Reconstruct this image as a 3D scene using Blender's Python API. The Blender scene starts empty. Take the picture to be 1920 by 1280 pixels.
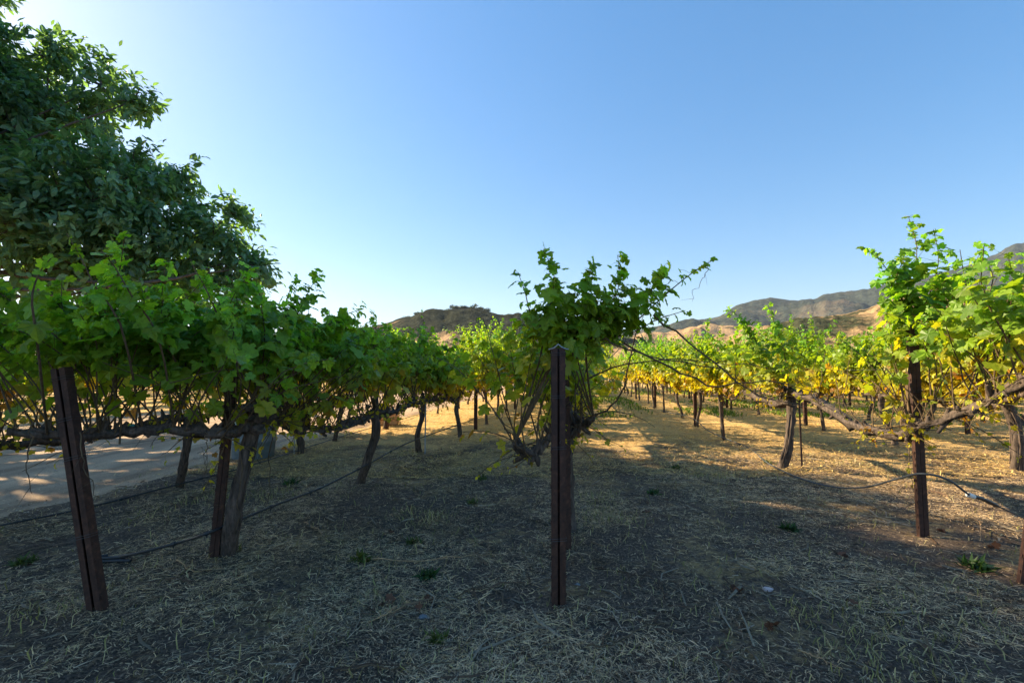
import bpy, math
import numpy as np
from mathutils import Vector

# ------------------------------------------------------------------ camera, sky, sun, exposure
scene = bpy.context.scene
col = scene.collection
FPX, CX, CY, PITCH, EYE = 853.0, 960.0, 640.0, math.radians(4.0), 1.45
cam_d = bpy.data.cameras.new("camera"); cam_d.sensor_width = 36; cam_d.lens = 36 * FPX / 1920
cam_d.clip_start = 0.05; cam_d.clip_end = 30000
cam = bpy.data.objects.new("camera", cam_d); col.objects.link(cam)
cam.location = (0, 0, EYE); cam.rotation_euler = (math.radians(90) + PITCH, 0, 0)
scene.camera = cam

SUN_AZ = math.radians(-66)      # measured from +Y towards +X
SUN_EL = math.radians(31)
world = bpy.data.worlds.new("World"); scene.world = world; world.use_nodes = True
wn = world.node_tree.nodes; wl = world.node_tree.links
sky = wn.new("ShaderNodeTexSky"); sky.sky_type = 'NISHITA'; sky.sun_disc = False
sky.sun_elevation = SUN_EL; sky.sun_rotation = SUN_AZ
sky.altitude = 0; sky.air_density = 1.0; sky.dust_density = 0.45; sky.ozone_density = 1.6
bg = wn["Background"]; bg.inputs[1].default_value = 0.062
sc1 = wn.new("ShaderNodeVectorMath"); sc1.operation = 'SCALE'; sc1.inputs[3].default_value = 0.2
gm = wn.new("ShaderNodeGamma"); gm.inputs[1].default_value = 0.69
sc2 = wn.new("ShaderNodeVectorMath"); sc2.operation = 'SCALE'; sc2.inputs[3].default_value = 5.0
wl.new(sky.outputs[0], sc1.inputs[0]); wl.new(sc1.outputs[0], gm.inputs[0]); wl.new(gm.outputs[0], sc2.inputs[0]); hs = wn.new('ShaderNodeHueSaturation'); hs.inputs['Saturation'].default_value = 1.7; hs.inputs['Hue'].default_value = 0.502; hs.inputs['Value'].default_value = 1.15
wl.new(sc2.outputs[0], hs.inputs['Color']); wl.new(hs.outputs[0], bg.inputs[0])
sun_d = bpy.data.lights.new("sun", 'SUN'); sun_d.energy = 5.0; sun_d.angle = math.radians(0.5)
sun_d.color = (1.0, 0.80, 0.50)
sun = bpy.data.objects.new("sun", sun_d); col.objects.link(sun)
sdir = Vector((math.sin(SUN_AZ) * math.cos(SUN_EL), math.cos(SUN_AZ) * math.cos(SUN_EL), math.sin(SUN_EL)))
sun.rotation_euler = sdir.to_track_quat('Z', 'Y').to_euler(); sun.location = (0, 0, 40)
vs = scene.view_settings
vs.view_transform = 'Standard'; vs.look = 'None'; vs.gamma = 1; vs.use_curve_mapping = False
vs.exposure = 1.65
scene.cycles.max_bounces = 8; scene.cycles.diffuse_bounces = 3; scene.cycles.transmission_bounces = 4
scene.cycles.use_denoising = True

# ------------------------------------------------------------------ helpers
def rng_(s): return np.random.default_rng(s)
def nrm(v):
    v = np.asarray(v, float); n = np.linalg.norm(v, axis=-1, keepdims=True); return v / np.maximum(n, 1e-9)

def ray(px, py):
    a, c = (px - CX) / FPX, (CY - py) / FPX
    cp, sp = math.cos(PITCH), math.sin(PITCH)
    return np.array([a, cp - c * sp, sp + c * cp])
def P(px, py, y):                                   # point at world depth y seen at a pixel
    r = ray(px, py); return np.array([0, 0, EYE]) + r * (y / r[1])
def G(px, py, z=0.0):                               # point on the ground seen at a pixel
    r = ray(px, py); return np.array([0, 0, EYE]) + r * ((z - EYE) / r[2])

class MB:
    def __init__(s): s.v = []; s.f = {}; s.n = 0; s.c = []; s.m = {}
    def add(s, v, f, c=(1, 1, 1), mi=0):
        v = np.asarray(v, np.float32).reshape(-1, 3); f = np.asarray(f, np.int64)
        k = f.shape[1]
        s.f.setdefault(k, []).append(f + s.n); s.m.setdefault(k, []).append(np.full(len(f), mi))
        c = np.asarray(c, np.float32)
        if c.ndim == 1: c = np.tile(c, (len(v), 1))
        s.c.append(c); s.v.append(v); s.n += len(v)
    def mesh(s, name, mats, smooth=False):
        me = bpy.data.meshes.new(name)
        v = np.concatenate(s.v); me.vertices.add(len(v)); me.vertices.foreach_set("co", v.ravel())
        ks = sorted(s.f); loops = []; starts = []; tot = 0; mi = []
        for k in ks:
            f = np.concatenate(s.f[k]); loops.append(f.ravel())
            starts.append(tot + np.arange(len(f)) * k); tot += f.size; mi.append(np.concatenate(s.m[k]))
        loops = np.concatenate(loops); starts = np.concatenate(starts); mi = np.concatenate(mi)
        me.loops.add(len(loops)); me.loops.foreach_set("vertex_index", loops.astype(np.int32))
        me.polygons.add(len(starts)); me.polygons.foreach_set("loop_start", starts.astype(np.int32))
        me.polygons.foreach_set("material_index", mi.astype(np.int32))
        me.polygons.foreach_set("use_smooth", np.full(len(starts), smooth))
        me.update(calc_edges=True); me.validate()
        a = me.color_attributes.new("col", 'FLOAT_COLOR', 'POINT')
        cc = np.ones((len(v), 4), np.float32); cc[:, :3] = np.concatenate(s.c); a.data.foreach_set("color", cc.ravel())
        for m in (mats if isinstance(mats, (list, tuple)) else [mats]): me.materials.append(m)
        return me

def link(name, me, parent=None, loc=None):
    o = bpy.data.objects.new(name, me); col.objects.link(o)
    if parent is not None: o.parent = parent
    if loc is not None: o.location = loc
    return o
def tag(o, label=None, cat=None, group=None, kind=None):
    if label: o["label"] = label
    if cat: o["category"] = cat
    if group: o["group"] = group
    if kind: o["kind"] = kind
    return o
def empty(name, loc, rz=0.0):
    o = bpy.data.objects.new(name, None); col.objects.link(o); o.location = loc; o.rotation_euler = (0, 0, rz)
    o.empty_display_size = 0.2; return o
def copy_tree(o, parent=None):
    c = o.copy(); col.objects.link(c)
    if parent is not None: c.parent = parent
    for ch in o.children: copy_tree(ch, c)
    return c

def smooth_path(pts, n):
    pts = np.asarray(pts, float)
    if len(pts) < 3:
        t = np.linspace(0, 1, n)[:, None]; return pts[0] * (1 - t) + pts[-1] * t
    p = np.vstack([2 * pts[0] - pts[1], pts, 2 * pts[-1] - pts[-2]])
    out = []
    for u in np.linspace(0, len(pts) - 1 - 1e-6, n):
        i = int(u); t = u - i; a, b, c, d = p[i], p[i + 1], p[i + 2], p[i + 3]
        out.append(0.5 * ((2 * b) + (-a + c) * t + (2 * a - 5 * b + 4 * c - d) * t * t + (-a + 3 * b - 3 * c + d) * t ** 3))
    return np.array(out)

def tube(mb, pts, rad, sides=6, c=(1, 1, 1), rough=0.0, rng=None, mi=0, cap=True):
    pts = np.asarray(pts, float); n = len(pts); rad = np.broadcast_to(np.asarray(rad, float), (n,))
    t = nrm(np.gradient(pts, axis=0))
    ref = np.array([0.0, 0, 1]) if abs(t[0][2]) < 0.9 else np.array([1.0, 0, 0])
    u = nrm(np.cross(t[0], ref)); U = [u]
    for i in range(1, n):
        u = U[-1] - t[i] * np.dot(U[-1], t[i]); U.append(nrm(u))
    U = np.array(U); V = np.cross(t, U)
    a = np.linspace(0, 2 * math.pi, sides, endpoint=False)
    r = rad[:, None] * np.ones(sides)
    if rough and rng is not None:
        ridge = 1 + rough * 0.8 * rng.normal(0, 1, sides)[None, :]
        r = r * ridge * (1 + rough * rng.normal(0, 1, (n, sides)))
    v = pts[:, None] + r[..., None] * (np.cos(a)[None, :, None] * U[:, None] + np.sin(a)[None, :, None] * V[:, None])
    i, j = np.meshgrid(np.arange(n - 1), np.arange(sides), indexing='ij')
    j2 = (j + 1) % sides
    f = np.stack([i * sides + j, i * sides + j2, (i + 1) * sides + j2, (i + 1) * sides + j], -1).reshape(-1, 4)
    vv = v.reshape(-1, 3)
    mb.add(vv, f, c, mi)
    if cap:
        k = np.arange(sides)
        for e, (base, p) in enumerate(((0, pts[0]), ((n - 1) * sides, pts[-1]))):
            rim = vv[base:base + sides]
            ff = np.stack([k, (k + 1) % sides, np.full(sides, sides)], -1)
            if e == 0: ff = ff[:, ::-1]
            mb.add(np.vstack([rim, p[None]]), ff, c, mi)

def box(mb, c0, size, rot=None, c=(1, 1, 1), mi=0):
    s = np.array(size) / 2
    v = np.array([[x, y, z] for z in (-1, 1) for y in (-1, 1) for x in (-1, 1)]) * s
    if rot is not None: v = v @ np.asarray(rot).T
    f = [[0, 2, 3, 1], [4, 5, 7, 6], [0, 1, 5, 4], [2, 6, 7, 3], [0, 4, 6, 2], [1, 3, 7, 5]]
    mb.add(v + np.array(c0), f, c, mi)

# cheap value noise on numpy arrays
_N = rng_(99).random((256, 256))
def vnoise(x, y):
    xi, yi = np.floor(x).astype(int), np.floor(y).astype(int); fx, fy = x - xi, y - yi
    fx = fx * fx * (3 - 2 * fx); fy = fy * fy * (3 - 2 * fy)
    g = lambda i, j: _N[i & 255, j & 255]
    return (g(xi, yi) * (1 - fx) + g(xi + 1, yi) * fx) * (1 - fy) + (g(xi, yi + 1) * (1 - fx) + g(xi + 1, yi + 1) * fx) * fy
def fbm(x, y, o=4):
    s = 0; a = 0.5
    for k in range(o): s = s + a * vnoise(x * 2 ** k + 17 * k, y * 2 ** k + 31 * k); a *= 0.5
    return s

# ------------------------------------------------------------------ rows
SL = 0.153
RU = nrm([SL, 1, 0]); ROWRZ = -math.atan(SL)
X0 = {'L2': -5.15, 'L1': -2.78, 'C': -0.14, 'R1': 3.08, 'R2': 6.2}
def rowpt(x0, d): return np.array([x0 + SL * d, d, 0.0])

def gz(x, y):
    x = np.asarray(x, float); y = np.asarray(y, float)
    near = np.exp(-(np.hypot(x, y) / 40) ** 2)
    h = (fbm(x * 0.9 + 5, y * 0.9 + 9, 4) - 0.47) * 0.11
    h = h + (fbm(x * 4 + 50, y * 4 + 90, 3) - 0.42) * 0.06
    h = h + (fbm(x * 13 + 5, y * 13 + 9, 2) - 0.37) * 0.018
    road = np.clip((-(x - SL * y) - 5.6) / 0.8, 0, 1)
    return h * near * (1 - 0.8 * road)

# ------------------------------------------------------------------ materials
def mat(name):
    m = bpy.data.materials.new(name); m.use_nodes = True
    nt = m.node_tree; b = nt.nodes["Principled BSDF"]; return m, nt, b
def node(nt, t, **kw):
    n = nt.nodes.new(t)
    for k, v in kw.items(): setattr(n, k, v)
    return n
def noise(nt, scale, detail=4, rough=0.55, vec=None, coord='Object', mapscale=None):
    n = node(nt, "ShaderNodeTexNoise"); n.inputs['Scale'].default_value = scale
    n.inputs['Detail'].default_value = detail; n.inputs['Roughness'].default_value = rough
    tc = node(nt, "ShaderNodeTexCoord"); src = tc.outputs[coord]
    if mapscale:
        mp = node(nt, "ShaderNodeMapping"); mp.inputs['Scale'].default_value = mapscale
        nt.links.new(src, mp.inputs[0]); src = mp.outputs[0]
    nt.links.new(src, n.inputs['Vector']); return n
def ramp(nt, fac, stops):
    r = node(nt, "ShaderNodeValToRGB"); e = r.color_ramp.elements
    while len(e) > 1: e.remove(e[-1])
    e[0].position = stops[0][0]; e[0].color = (*stops[0][1], 1)
    for p, c in stops[1:]:
        x = e.new(p); x.color = (*c, 1)
    nt.links.new(fac, r.inputs[0]); return r
def bump(nt, b, h, strength=0.5, dist=0.02):
    n = node(nt, "ShaderNodeBump"); n.inputs['Strength'].default_value = strength; n.inputs['Distance'].default_value = dist
    nt.links.new(h, n.inputs['Height']); nt.links.new(n.outputs[0], b.inputs['Normal'])
def mixc(nt, fac, a, b_, mode='MIX'):
    m = node(nt, "ShaderNodeMix"); m.data_type = 'RGBA'; m.blend_type = mode
    if isinstance(fac, float): m.inputs[0].default_value = fac
    else: nt.links.new(fac, m.inputs[0])
    for s, v in ((6, a), (7, b_)):
        if isinstance(v, tuple): m.inputs[s].default_value = (*v, 1)
        else: nt.links.new(v, m.inputs[s])
    return m.outputs[2]

def leaf_mat(name, trans=0.45, tint=(1.9, 1.75, 0.6), rough=0.42, spec=0.4):
    m, nt, b = mat(name)
    at = node(nt, "ShaderNodeAttribute"); at.attribute_name = "col"
    b.inputs['Roughness'].default_value = rough; b.inputs['Specular IOR Level'].default_value = spec
    mo = noise(nt, 38, 4, 0.7); mr_ = ramp(nt, mo.outputs[0], [(0.28, (0.62, 0.5, 0.42)), (0.42, (0.9, 0.92, 0.9)), (0.7, (1.12, 1.1, 1.15))])
    class _A: outputs = [mixc(nt, 1.0, at.outputs[0], mr_.outputs[0], 'MULTIPLY')]
    at = _A; bump(nt, b, mo.outputs[0], 0.25, 0.01)
    nt.links.new(at.outputs[0], b.inputs['Base Color'])
    tr = node(nt, "ShaderNodeBsdfTranslucent")
    nt.links.new(mixc(nt, 1.0, at.outputs[0], tint, 'MULTIPLY'), tr.inputs[0])
    mx = node(nt, "ShaderNodeMixShader"); mx.inputs[0].default_value = trans
    nt.links.new(b.outputs[0], mx.inputs[1]); nt.links.new(tr.outputs[0], mx.inputs[2])
    nt.links.new(mx.outputs[0], nt.nodes["Material Output"].inputs[0])
    return m
M_leaf = leaf_mat("vine_leaf", 0.5, (2.2, 1.8, 0.45))
M_tree = leaf_mat("tree_leaf", 0.4, (2.2, 2.1, 0.6), 0.38, 0.5)
M_straw = leaf_mat("straw", 0.25, (1.0, 1.0, 0.9), 0.7, 0.2)
M_grass = leaf_mat("grass_blade", 0.4, (1.6, 1.6, 0.6), 0.5, 0.3)

def bark_mat(name, dark, light, sc=14, stretch=(1, 1, 0.18)):
    m, nt, b = mat(name)
    n = noise(nt, sc * 3, 6, 0.65, mapscale=stretch); n2 = noise(nt, sc * 0.6, 3, 0.5)
    r = ramp(nt, n.outputs[0], [(0.3, dark), (0.55, tuple(0.5 * (a + c) for a, c in zip(dark, light))), (0.75, light)])
    r2 = ramp(nt, n2.outputs[0], [(0.3, (0.75, 0.7, 0.65)), (0.7, (1.1, 1.1, 1.15))])
    nt.links.new(mixc(nt, 1.0, r.outputs[0], r2.outputs[0], 'MULTIPLY'), b.inputs['Base Color'])
    b.inputs['Roughness'].default_value = 0.9; bump(nt, b, n.outputs[0], 0.9, 0.012); return m
M_bark = bark_mat("vine_bark", (0.016, 0.011, 0.009), (0.2, 0.15, 0.12), 12)
M_tbark = bark_mat("tree_bark", (0.04, 0.03, 0.025), (0.2, 0.17, 0.14), 6)
M_cane = bark_mat("cane_bark", (0.07, 0.042, 0.025), (0.2, 0.14, 0.07), 20)

def rust_mat():
    m, nt, b = mat("rusty_steel")
    n = noise(nt, 22, 6, 0.7); n2 = noise(nt, 4, 3, 0.5, mapscale=(1, 1, 0.3))
    r = ramp(nt, n.outputs[0], [(0.3, (0.022, 0.011, 0.008)), (0.55, (0.07, 0.03, 0.02)), (0.78, (0.18, 0.08, 0.045))])
    r2 = ramp(nt, n2.outputs[0], [(0.35, (0.7, 0.7, 0.75)), (0.65, (1.2, 1.1, 1.0))])
    nt.links.new(mixc(nt, 1.0, r.outputs[0], r2.outputs[0], 'MULTIPLY'), b.inputs['Base Color'])
    b.inputs['Roughness'].default_value = 0.72; b.inputs['Metallic'].default_value = 0.15
    bump(nt, b, n.outputs[0], 0.35, 0.003); return m
M_rust = rust_mat()
def plain(name, c, rough=0.6, metal=0.0, var=0.25, sc=12):
    m, nt, b = mat(name)
    n = noise(nt, sc, 5, 0.6)
    r = ramp(nt, n.outputs[0], [(0.3, tuple(x * (1 - var) for x in c)), (0.7, tuple(min(1, x * (1 + var)) for x in c))])
    nt.links.new(r.outputs[0], b.inputs['Base Color']); b.inputs['Roughness'].default_value = rough
    b.inputs['Metallic'].default_value = metal; bump(nt, b, n.outputs[0], 0.15, 0.004); return m
M_galv = plain("galvanised_steel", (0.34, 0.35, 0.36), 0.45, 0.6)
M_wire = plain("wire_steel", (0.09, 0.085, 0.085), 0.5, 0.6)
M_hose = plain("black_polythene", (0.018, 0.019, 0.022), 0.45)
M_bhose = plain("dusty_grey_hose", (0.055, 0.065, 0.08), 0.6)
M_white = plain("white_plastic", (0.7, 0.7, 0.68), 0.5)
M_teal = plain("teal_tape", (0.02, 0.25, 0.2), 0.45)
M_barrel = plain("blue_grey_plastic", (0.15, 0.2, 0.24), 0.55)
M_pale = plain("pale_plastic", (0.6, 0.58, 0.56), 0.6)
M_crate = plain("wood_slats", (0.42, 0.25, 0.12), 0.8, 0, 0.4, 20)
M_stone = plain("stone", (0.16, 0.17, 0.18), 0.9, 0, 0.4)
M_pink = plain("pale_pink_stone", (0.55, 0.42, 0.4), 0.8, 0, 0.2)

def ground_mat():
    m, nt, b = mat("vineyard_soil")
    fine = noise(nt, 55, 8, 0.75); fib = noise(nt, 130, 5, 0.7, mapscale=(0.35, 1, 1)); big = noise(nt, 0.9, 5, 0.62); cl = noise(nt, 14, 5, 0.7)
    soil = ramp(nt, fine.outputs[0], [(0.36, (0.038, 0.028, 0.022)), (0.56, (0.16, 0.118, 0.09)), (0.74, (0.6, 0.43, 0.28))])
    straw = ramp(nt, fib.outputs[0], [(0.35, (0.26, 0.16, 0.065)), (0.5, (0.62, 0.41, 0.17)), (0.68, (0.9, 0.64, 0.29))])
    add = node(nt, "ShaderNodeMath"); add.operation = 'MULTIPLY_ADD'
    nt.links.new(cl.outputs[0], add.inputs[0]); add.inputs[1].default_value = 0.6; nt.links.new(big.outputs[0], add.inputs[2])
    # gold straw colour rises down the rows, brightening the sunlit part by colour
    tc = node(nt, "ShaderNodeTexCoord"); sp = node(nt, "ShaderNodeSeparateXYZ"); nt.links.new(tc.outputs['Object'], sp.inputs[0])
    mr = node(nt, "ShaderNodeMapRange"); mr.inputs[1].default_value = 5; mr.inputs[2].default_value = 13
    mr.inputs[3].default_value = -0.14; mr.inputs[4].default_value = 0.24; nt.links.new(sp.outputs[1], mr.inputs[0])
    ad2 = node(nt, "ShaderNodeMath"); ad2.operation = 'ADD'; nt.links.new(add.outputs[0], ad2.inputs[0]); nt.links.new(mr.outputs[0], ad2.inputs[1])
    f = ramp(nt, ad2.outputs[0], [(0.70, (0, 0, 0)), (0.96, (1, 1, 1))])
    nt.links.new(mixc(nt, f.outputs[0], soil.outputs[0], straw.outputs[0]), b.inputs['Base Color'])
    b.inputs['Roughness'].default_value = 0.95; b.inputs['Specular IOR Level'].default_value = 0.15
    bump(nt, b, fine.outputs[0], 0.9, 0.03); return m
def road_mat():
    m, nt, b = mat("sandy_road")
    n = noise(nt, 60, 8, 0.7); n2 = noise(nt, 1.3, 4, 0.6, mapscale=(1, 0.5, 1))
    r = ramp(nt, n.outputs[0], [(0.25, (0.2, 0.13, 0.08)), (0.5, (0.46, 0.32, 0.2)), (0.75, (0.68, 0.49, 0.32))])
    r2 = ramp(nt, n2.outputs[0], [(0.35, (0.72, 0.7, 0.7)), (0.65, (1.05, 1.05, 1.05))])
    nt.links.new(mixc(nt, 1.0, r.outputs[0], r2.outputs[0], 'MULTIPLY'), b.inputs['Base Color'])
    tr = noise(nt, 2.2, 4, 0.6, mapscale=(1, 0.06, 1)); r3 = ramp(nt, tr.outputs[0], [(0.4, (0.7, 0.66, 0.62)), (0.5, (1, 1, 1)), (0.62, (1.15, 1.12, 1.1))])
    base = mixc(nt, 1.0, mixc(nt, 1.0, r.outputs[0], r2.outputs[0], 'MULTIPLY'), r3.outputs[0], 'MULTIPLY')
    nt.links.new(base, b.inputs['Base Color'])
    b.inputs['Roughness'].default_value = 0.95; bump(nt, b, n.outputs[0], 0.8, 0.02); return m
def hill_mat(name, grass, brush, sc, lo, hi):
    m, nt, b = mat(name)
    n = noise(nt, sc, 8, 0.68); n2 = noise(nt, sc * 9, 5, 0.7)
    at = node(nt, "ShaderNodeAttribute"); at.attribute_name = "col"      # r = how much brush grows here
    ad = node(nt, "ShaderNodeMath"); ad.operation = 'ADD'
    sep = node(nt, "ShaderNodeSeparateColor"); nt.links.new(at.outputs[0], sep.inputs[0])
    nt.links.new(n.outputs[0], ad.inputs[0]); nt.links.new(sep.outputs[0], ad.inputs[1])
    f = ramp(nt, ad.outputs[0], [(lo, (0, 0, 0)), (hi, (1, 1, 1))])
    g = ramp(nt, n2.outputs[0], [(0.3, tuple(x * 0.75 for x in grass)), (0.7, tuple(x * 1.2 for x in grass))])
    k = ramp(nt, n2.outputs[0], [(0.35, tuple(x * 0.5 for x in brush)), (0.65, tuple(x * 1.6 for x in brush))])
    nt.links.new(mixc(nt, f.outputs[0], g.outputs[0], k.outputs[0]), b.inputs['Base Color'])
    b.inputs['Roughness'].default_value = 1; b.inputs['Specular IOR Level'].default_value = 0.0
    bump(nt, b, n2.outputs[0], 1.0, 0.08 / sc); return m

# ------------------------------------------------------------------ ground, road, hills
def axis(n0, step, grow, lim):
    a = [0.0]; s = step
    while a[-1] < lim:
        a.append(a[-1] + s)
        if len(a) > n0: s *= grow
    return np.array(a)
def grid_mesh(name, X, Y, Z, m, c=(1, 1, 1), smooth=True):
    ny, nx = X.shape; mb = MB()
    i, j = np.meshgrid(np.arange(ny - 1), np.arange(nx - 1), indexing='ij')
    f = np.stack([i * nx + j, i * nx + j + 1, (i + 1) * nx + j + 1, (i + 1) * nx + j], -1).reshape(-1, 4)
    mb.add(np.stack([X, Y, Z], -1).reshape(-1, 3), f, c); return mb.mesh(name, m, smooth)
ax = axis(110, 0.07, 1.045, 9000); xs = np.concatenate([-ax[:0:-1], ax])
ay = axis(130, 0.07, 1.04, 9000); yb = axis(10, 0.2, 1.2, 400); ys = np.concatenate([-yb[:0:-1], ay])
X, Y = np.meshgrid(xs, ys)
tag(link("ground", grid_mesh("ground", X, Y, gz(X, Y), ground_mat())), kind="structure")
# the sandy farm road left of the second row
yy = np.concatenate([np.arange(-6, 20, 0.12), np.arange(20, 90, 1.0)])
tt = np.linspace(0, 1, 90)
TT, YY = np.meshgrid(tt, yy)
eR = -5.75 + SL * YY + 0.5 * (fbm(YY * 0.8, YY * 0 + 3) - 0.47) + 0.55 * (fbm(YY * 5, YY * 0 + 8) - 0.4)
eL = -16.5 + SL * YY + 2 * (fbm(YY * 0.3, YY * 0 + 7) - 0.47)
XX = eR * (1 - TT) + eL * TT
edge = np.clip(np.minimum(TT, 1 - TT) / 0.03, 0, 1)
tag(link("dirt_road", grid_mesh("dirt_road", XX, YY, gz(XX, YY) - 0.012 + 0.022 * edge, road_mat())), kind="structure")

def hill(name, dist, depth, prof, m, brush, rough=0.03, nx=260, ny=60, base=0.0, seed=0):
    """ridge whose crest follows (px, py) pairs at a given distance; slopes fall to both sides"""
    px = np.array([p[0] for p in prof], float); py = np.array([p[1] for p in prof], float)
    q = np.linspace(px[0], px[-1], nx)
    crest = np.interp(q, px, py)
    k = np.ones(7) / 7; crest = np.convolve(np.pad(crest, 3, 'edge'), k, 'valid') + (fbm(q * 0.06 + seed, q * 0 + seed, 4) - 0.47) * 7
    u = np.linspace(-1, 1, ny); Q, U = np.meshgrid(q, u)
    H = np.interp(Q, q, crest)
    D = dist + U * depth
    dirx = (Q - CX) / FPX
    r = (CY - H) / FPX; tz = (math.sin(PITCH) + r * math.cos(PITCH)) / (math.cos(PITCH) - r * math.sin(PITCH))
    Zc = EYE + tz * dist
    Xx = dirx * D / (1.0)
    fall = (1 - np.abs(U) ** 1.35); fall = np.clip(fall, 0, 1)
    nz = fbm(Xx / dist * 14 + seed, D / dist * 14 + seed, 5) - 0.47
    Z = base + (Zc - base) * fall + nz * dist * rough * 2.0 * (1 - fall) * fall * 4
    Z = np.where(np.abs(U) > 0.98, -5, Z)
    b = brush(Q, U, Z); c = np.stack([b, b, b], -1).reshape(-1, 3)
    o = link(name, grid_mesh(name, Xx, D, Z, m, c)); tag(o, kind="structure"); return o, (Xx, D, Z)
M_hg = hill_mat("dry_hill", (0.42, 0.28, 0.15), (0.055, 0.06, 0.035), 0.02, 0.46, 0.58)
M_hb = hill_mat("brushy_hill", (0.36, 0.25, 0.15), (0.036, 0.04, 0.03), 0.013, 0.27, 0.4)
M_mt = hill_mat("mountain", (0.25, 0.19, 0.13), (0.045, 0.055, 0.045), 0.003, 0.36, 0.62)
_, HC = hill("hill", 700, 420, [(430, 690), (560, 655), (690, 616), (740, 604), (780, 595), (830, 585), (870, 578), (890, 580), (925, 590), (975, 594),
      (1040, 600), (1120, 618), (1230, 650), (1320, 690)], M_hb, lambda q, u, z: np.where(q < 790, -0.12, 0.1) * np.clip(1 + u, 0, 1) + np.where(z < 38, -0.14, 0), seed=3)
hill("hill", 420, 260, [(1150, 668), (1260, 650), (1380, 630), (1440, 614), (1500, 602), (1560, 594), (1620, 583), (1680, 567), (1780, 555), (1900, 540), (2100, 530), (2300, 560)],
     M_hg, lambda q, u, z: -0.08 + 0.2 * np.exp(-((q - 1500) / 85) ** 2) + 0 * z, seed=9)
hill("mountain", 3200, 1700, [(1000, 690), (1120, 640), (1220, 618), (1260, 606), (1300, 600), (1350, 594), (1400, 570), (1440, 560), (1480, 562), (1510, 565), (1560, 552), (1600, 545),
      (1650, 541), (1740, 520), (1800, 508), (1860, 488), (1920, 460), (2050, 425), (2300, 430)], M_mt, lambda q, u, z: 0.14 + 0 * z, seed=21, nx=320)
hill("hill", 1500, 700, [(1120, 680), (1200, 636), (1250, 622), (1290, 614), (1330, 610), (1380, 612), (1450, 618), (1600, 640), (1700, 690)],
     M_hg, lambda q, u, z: -0.05 + 0 * z, seed=5)
hill("hill", 2500, 900, [(-900, 690), (-300, 668), (100, 660), (400, 668), (600, 672), (760, 690)], M_hg, lambda q, u, z: -0.02 + 0 * z, seed=15)

# ------------------------------------------------------------------ leaves
def leaf_template(pts, ctr, cup=0.25, fold=0.12):
    o = np.array(pts, float); v = np.vstack([[ctr], o])
    r2 = (v[:, 0] ** 2 + (v[:, 1] - ctr[1]) ** 2)
    z = -cup * r2 * 1.6 + fold * np.abs(v[:, 0])
    z[1:] += np.tile([0.03, -0.03], len(o))[:len(o)]
    n = len(o); k = np.arange(n)
    f = np.stack([np.zeros(n, int), 1 + k, 1 + (k + 1) % n], -1)
    return np.column_stack([v, z]), f
half = [(0.10, -0.14), (0.30, -0.18), (0.48, -0.02), (0.40, 0.16), (0.60, 0.34), (0.50, 0.56), (0.30, 0.54), (0.26, 0.80), (0.0, 1.0)]
LEAF_HI = leaf_template([(0, 0)] + half + [(-x, y) for x, y in half[-2::-1]], (0, 0.32))
hl = [(0.34, -0.16), (0.50, 0.30), (0.30, 0.58)]
LEAF_LO = leaf_template([(0, 0)] + hl + [(0, 1.0)] + [(-x, y) for x, y in hl[::-1]], (0, 0.32))
LEAF_XL = (np.array([[0, 0, 0], [0.45, 0.4, 0.08], [0, 1, -0.1], [-0.45, 0.4, 0.08]]), np.array([[0, 1, 2, 3]]))
TREE_LEAF = (np.array([[0, 0, 0], [0.24, 0.42, 0.03], [0.17, 0.76, -0.03], [0, 1, -0.12], [-0.17, 0.76, -0.03], [-0.24, 0.42, 0.03]]),
             np.array([[0, 1, 2, 5], [5, 2, 3, 4]]))

def put_leaves(mb, T, pos, ydir, ndir, size, cols):
    v, f = T; N = len(pos); K = len(v)
    y = nrm(ydir); n = ndir - y * np.sum(ndir * y, -1, keepdims=True); n = nrm(n); x = np.cross(y, n)
    gg = rng_(N * 7 + K); sx = gg.uniform(.72, 1.12, (N, 1, 1)); cz = gg.uniform(-.3, 2.6, (N, 1, 1)); sk = gg.normal(0, .12, (N, 1, 1))
    V = pos[:, None] + size[:, None, None] * ((v[None, :, 0:1] * sx + sk * v[None, :, 1:2] ** 2) * x[:, None] + v[None, :, 1:2] * y[:, None] + (v[None, :, 2:3] * cz + 0.25 * (sk - .1) * v[None, :, 1:2] ** 2) * n[:, None])
    F = (f[None] + (np.arange(N) * K)[:, None, None]).reshape(-1, f.shape[1])
    mb.add(V.reshape(-1, 3), F, np.repeat(cols, K, axis=0))

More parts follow.
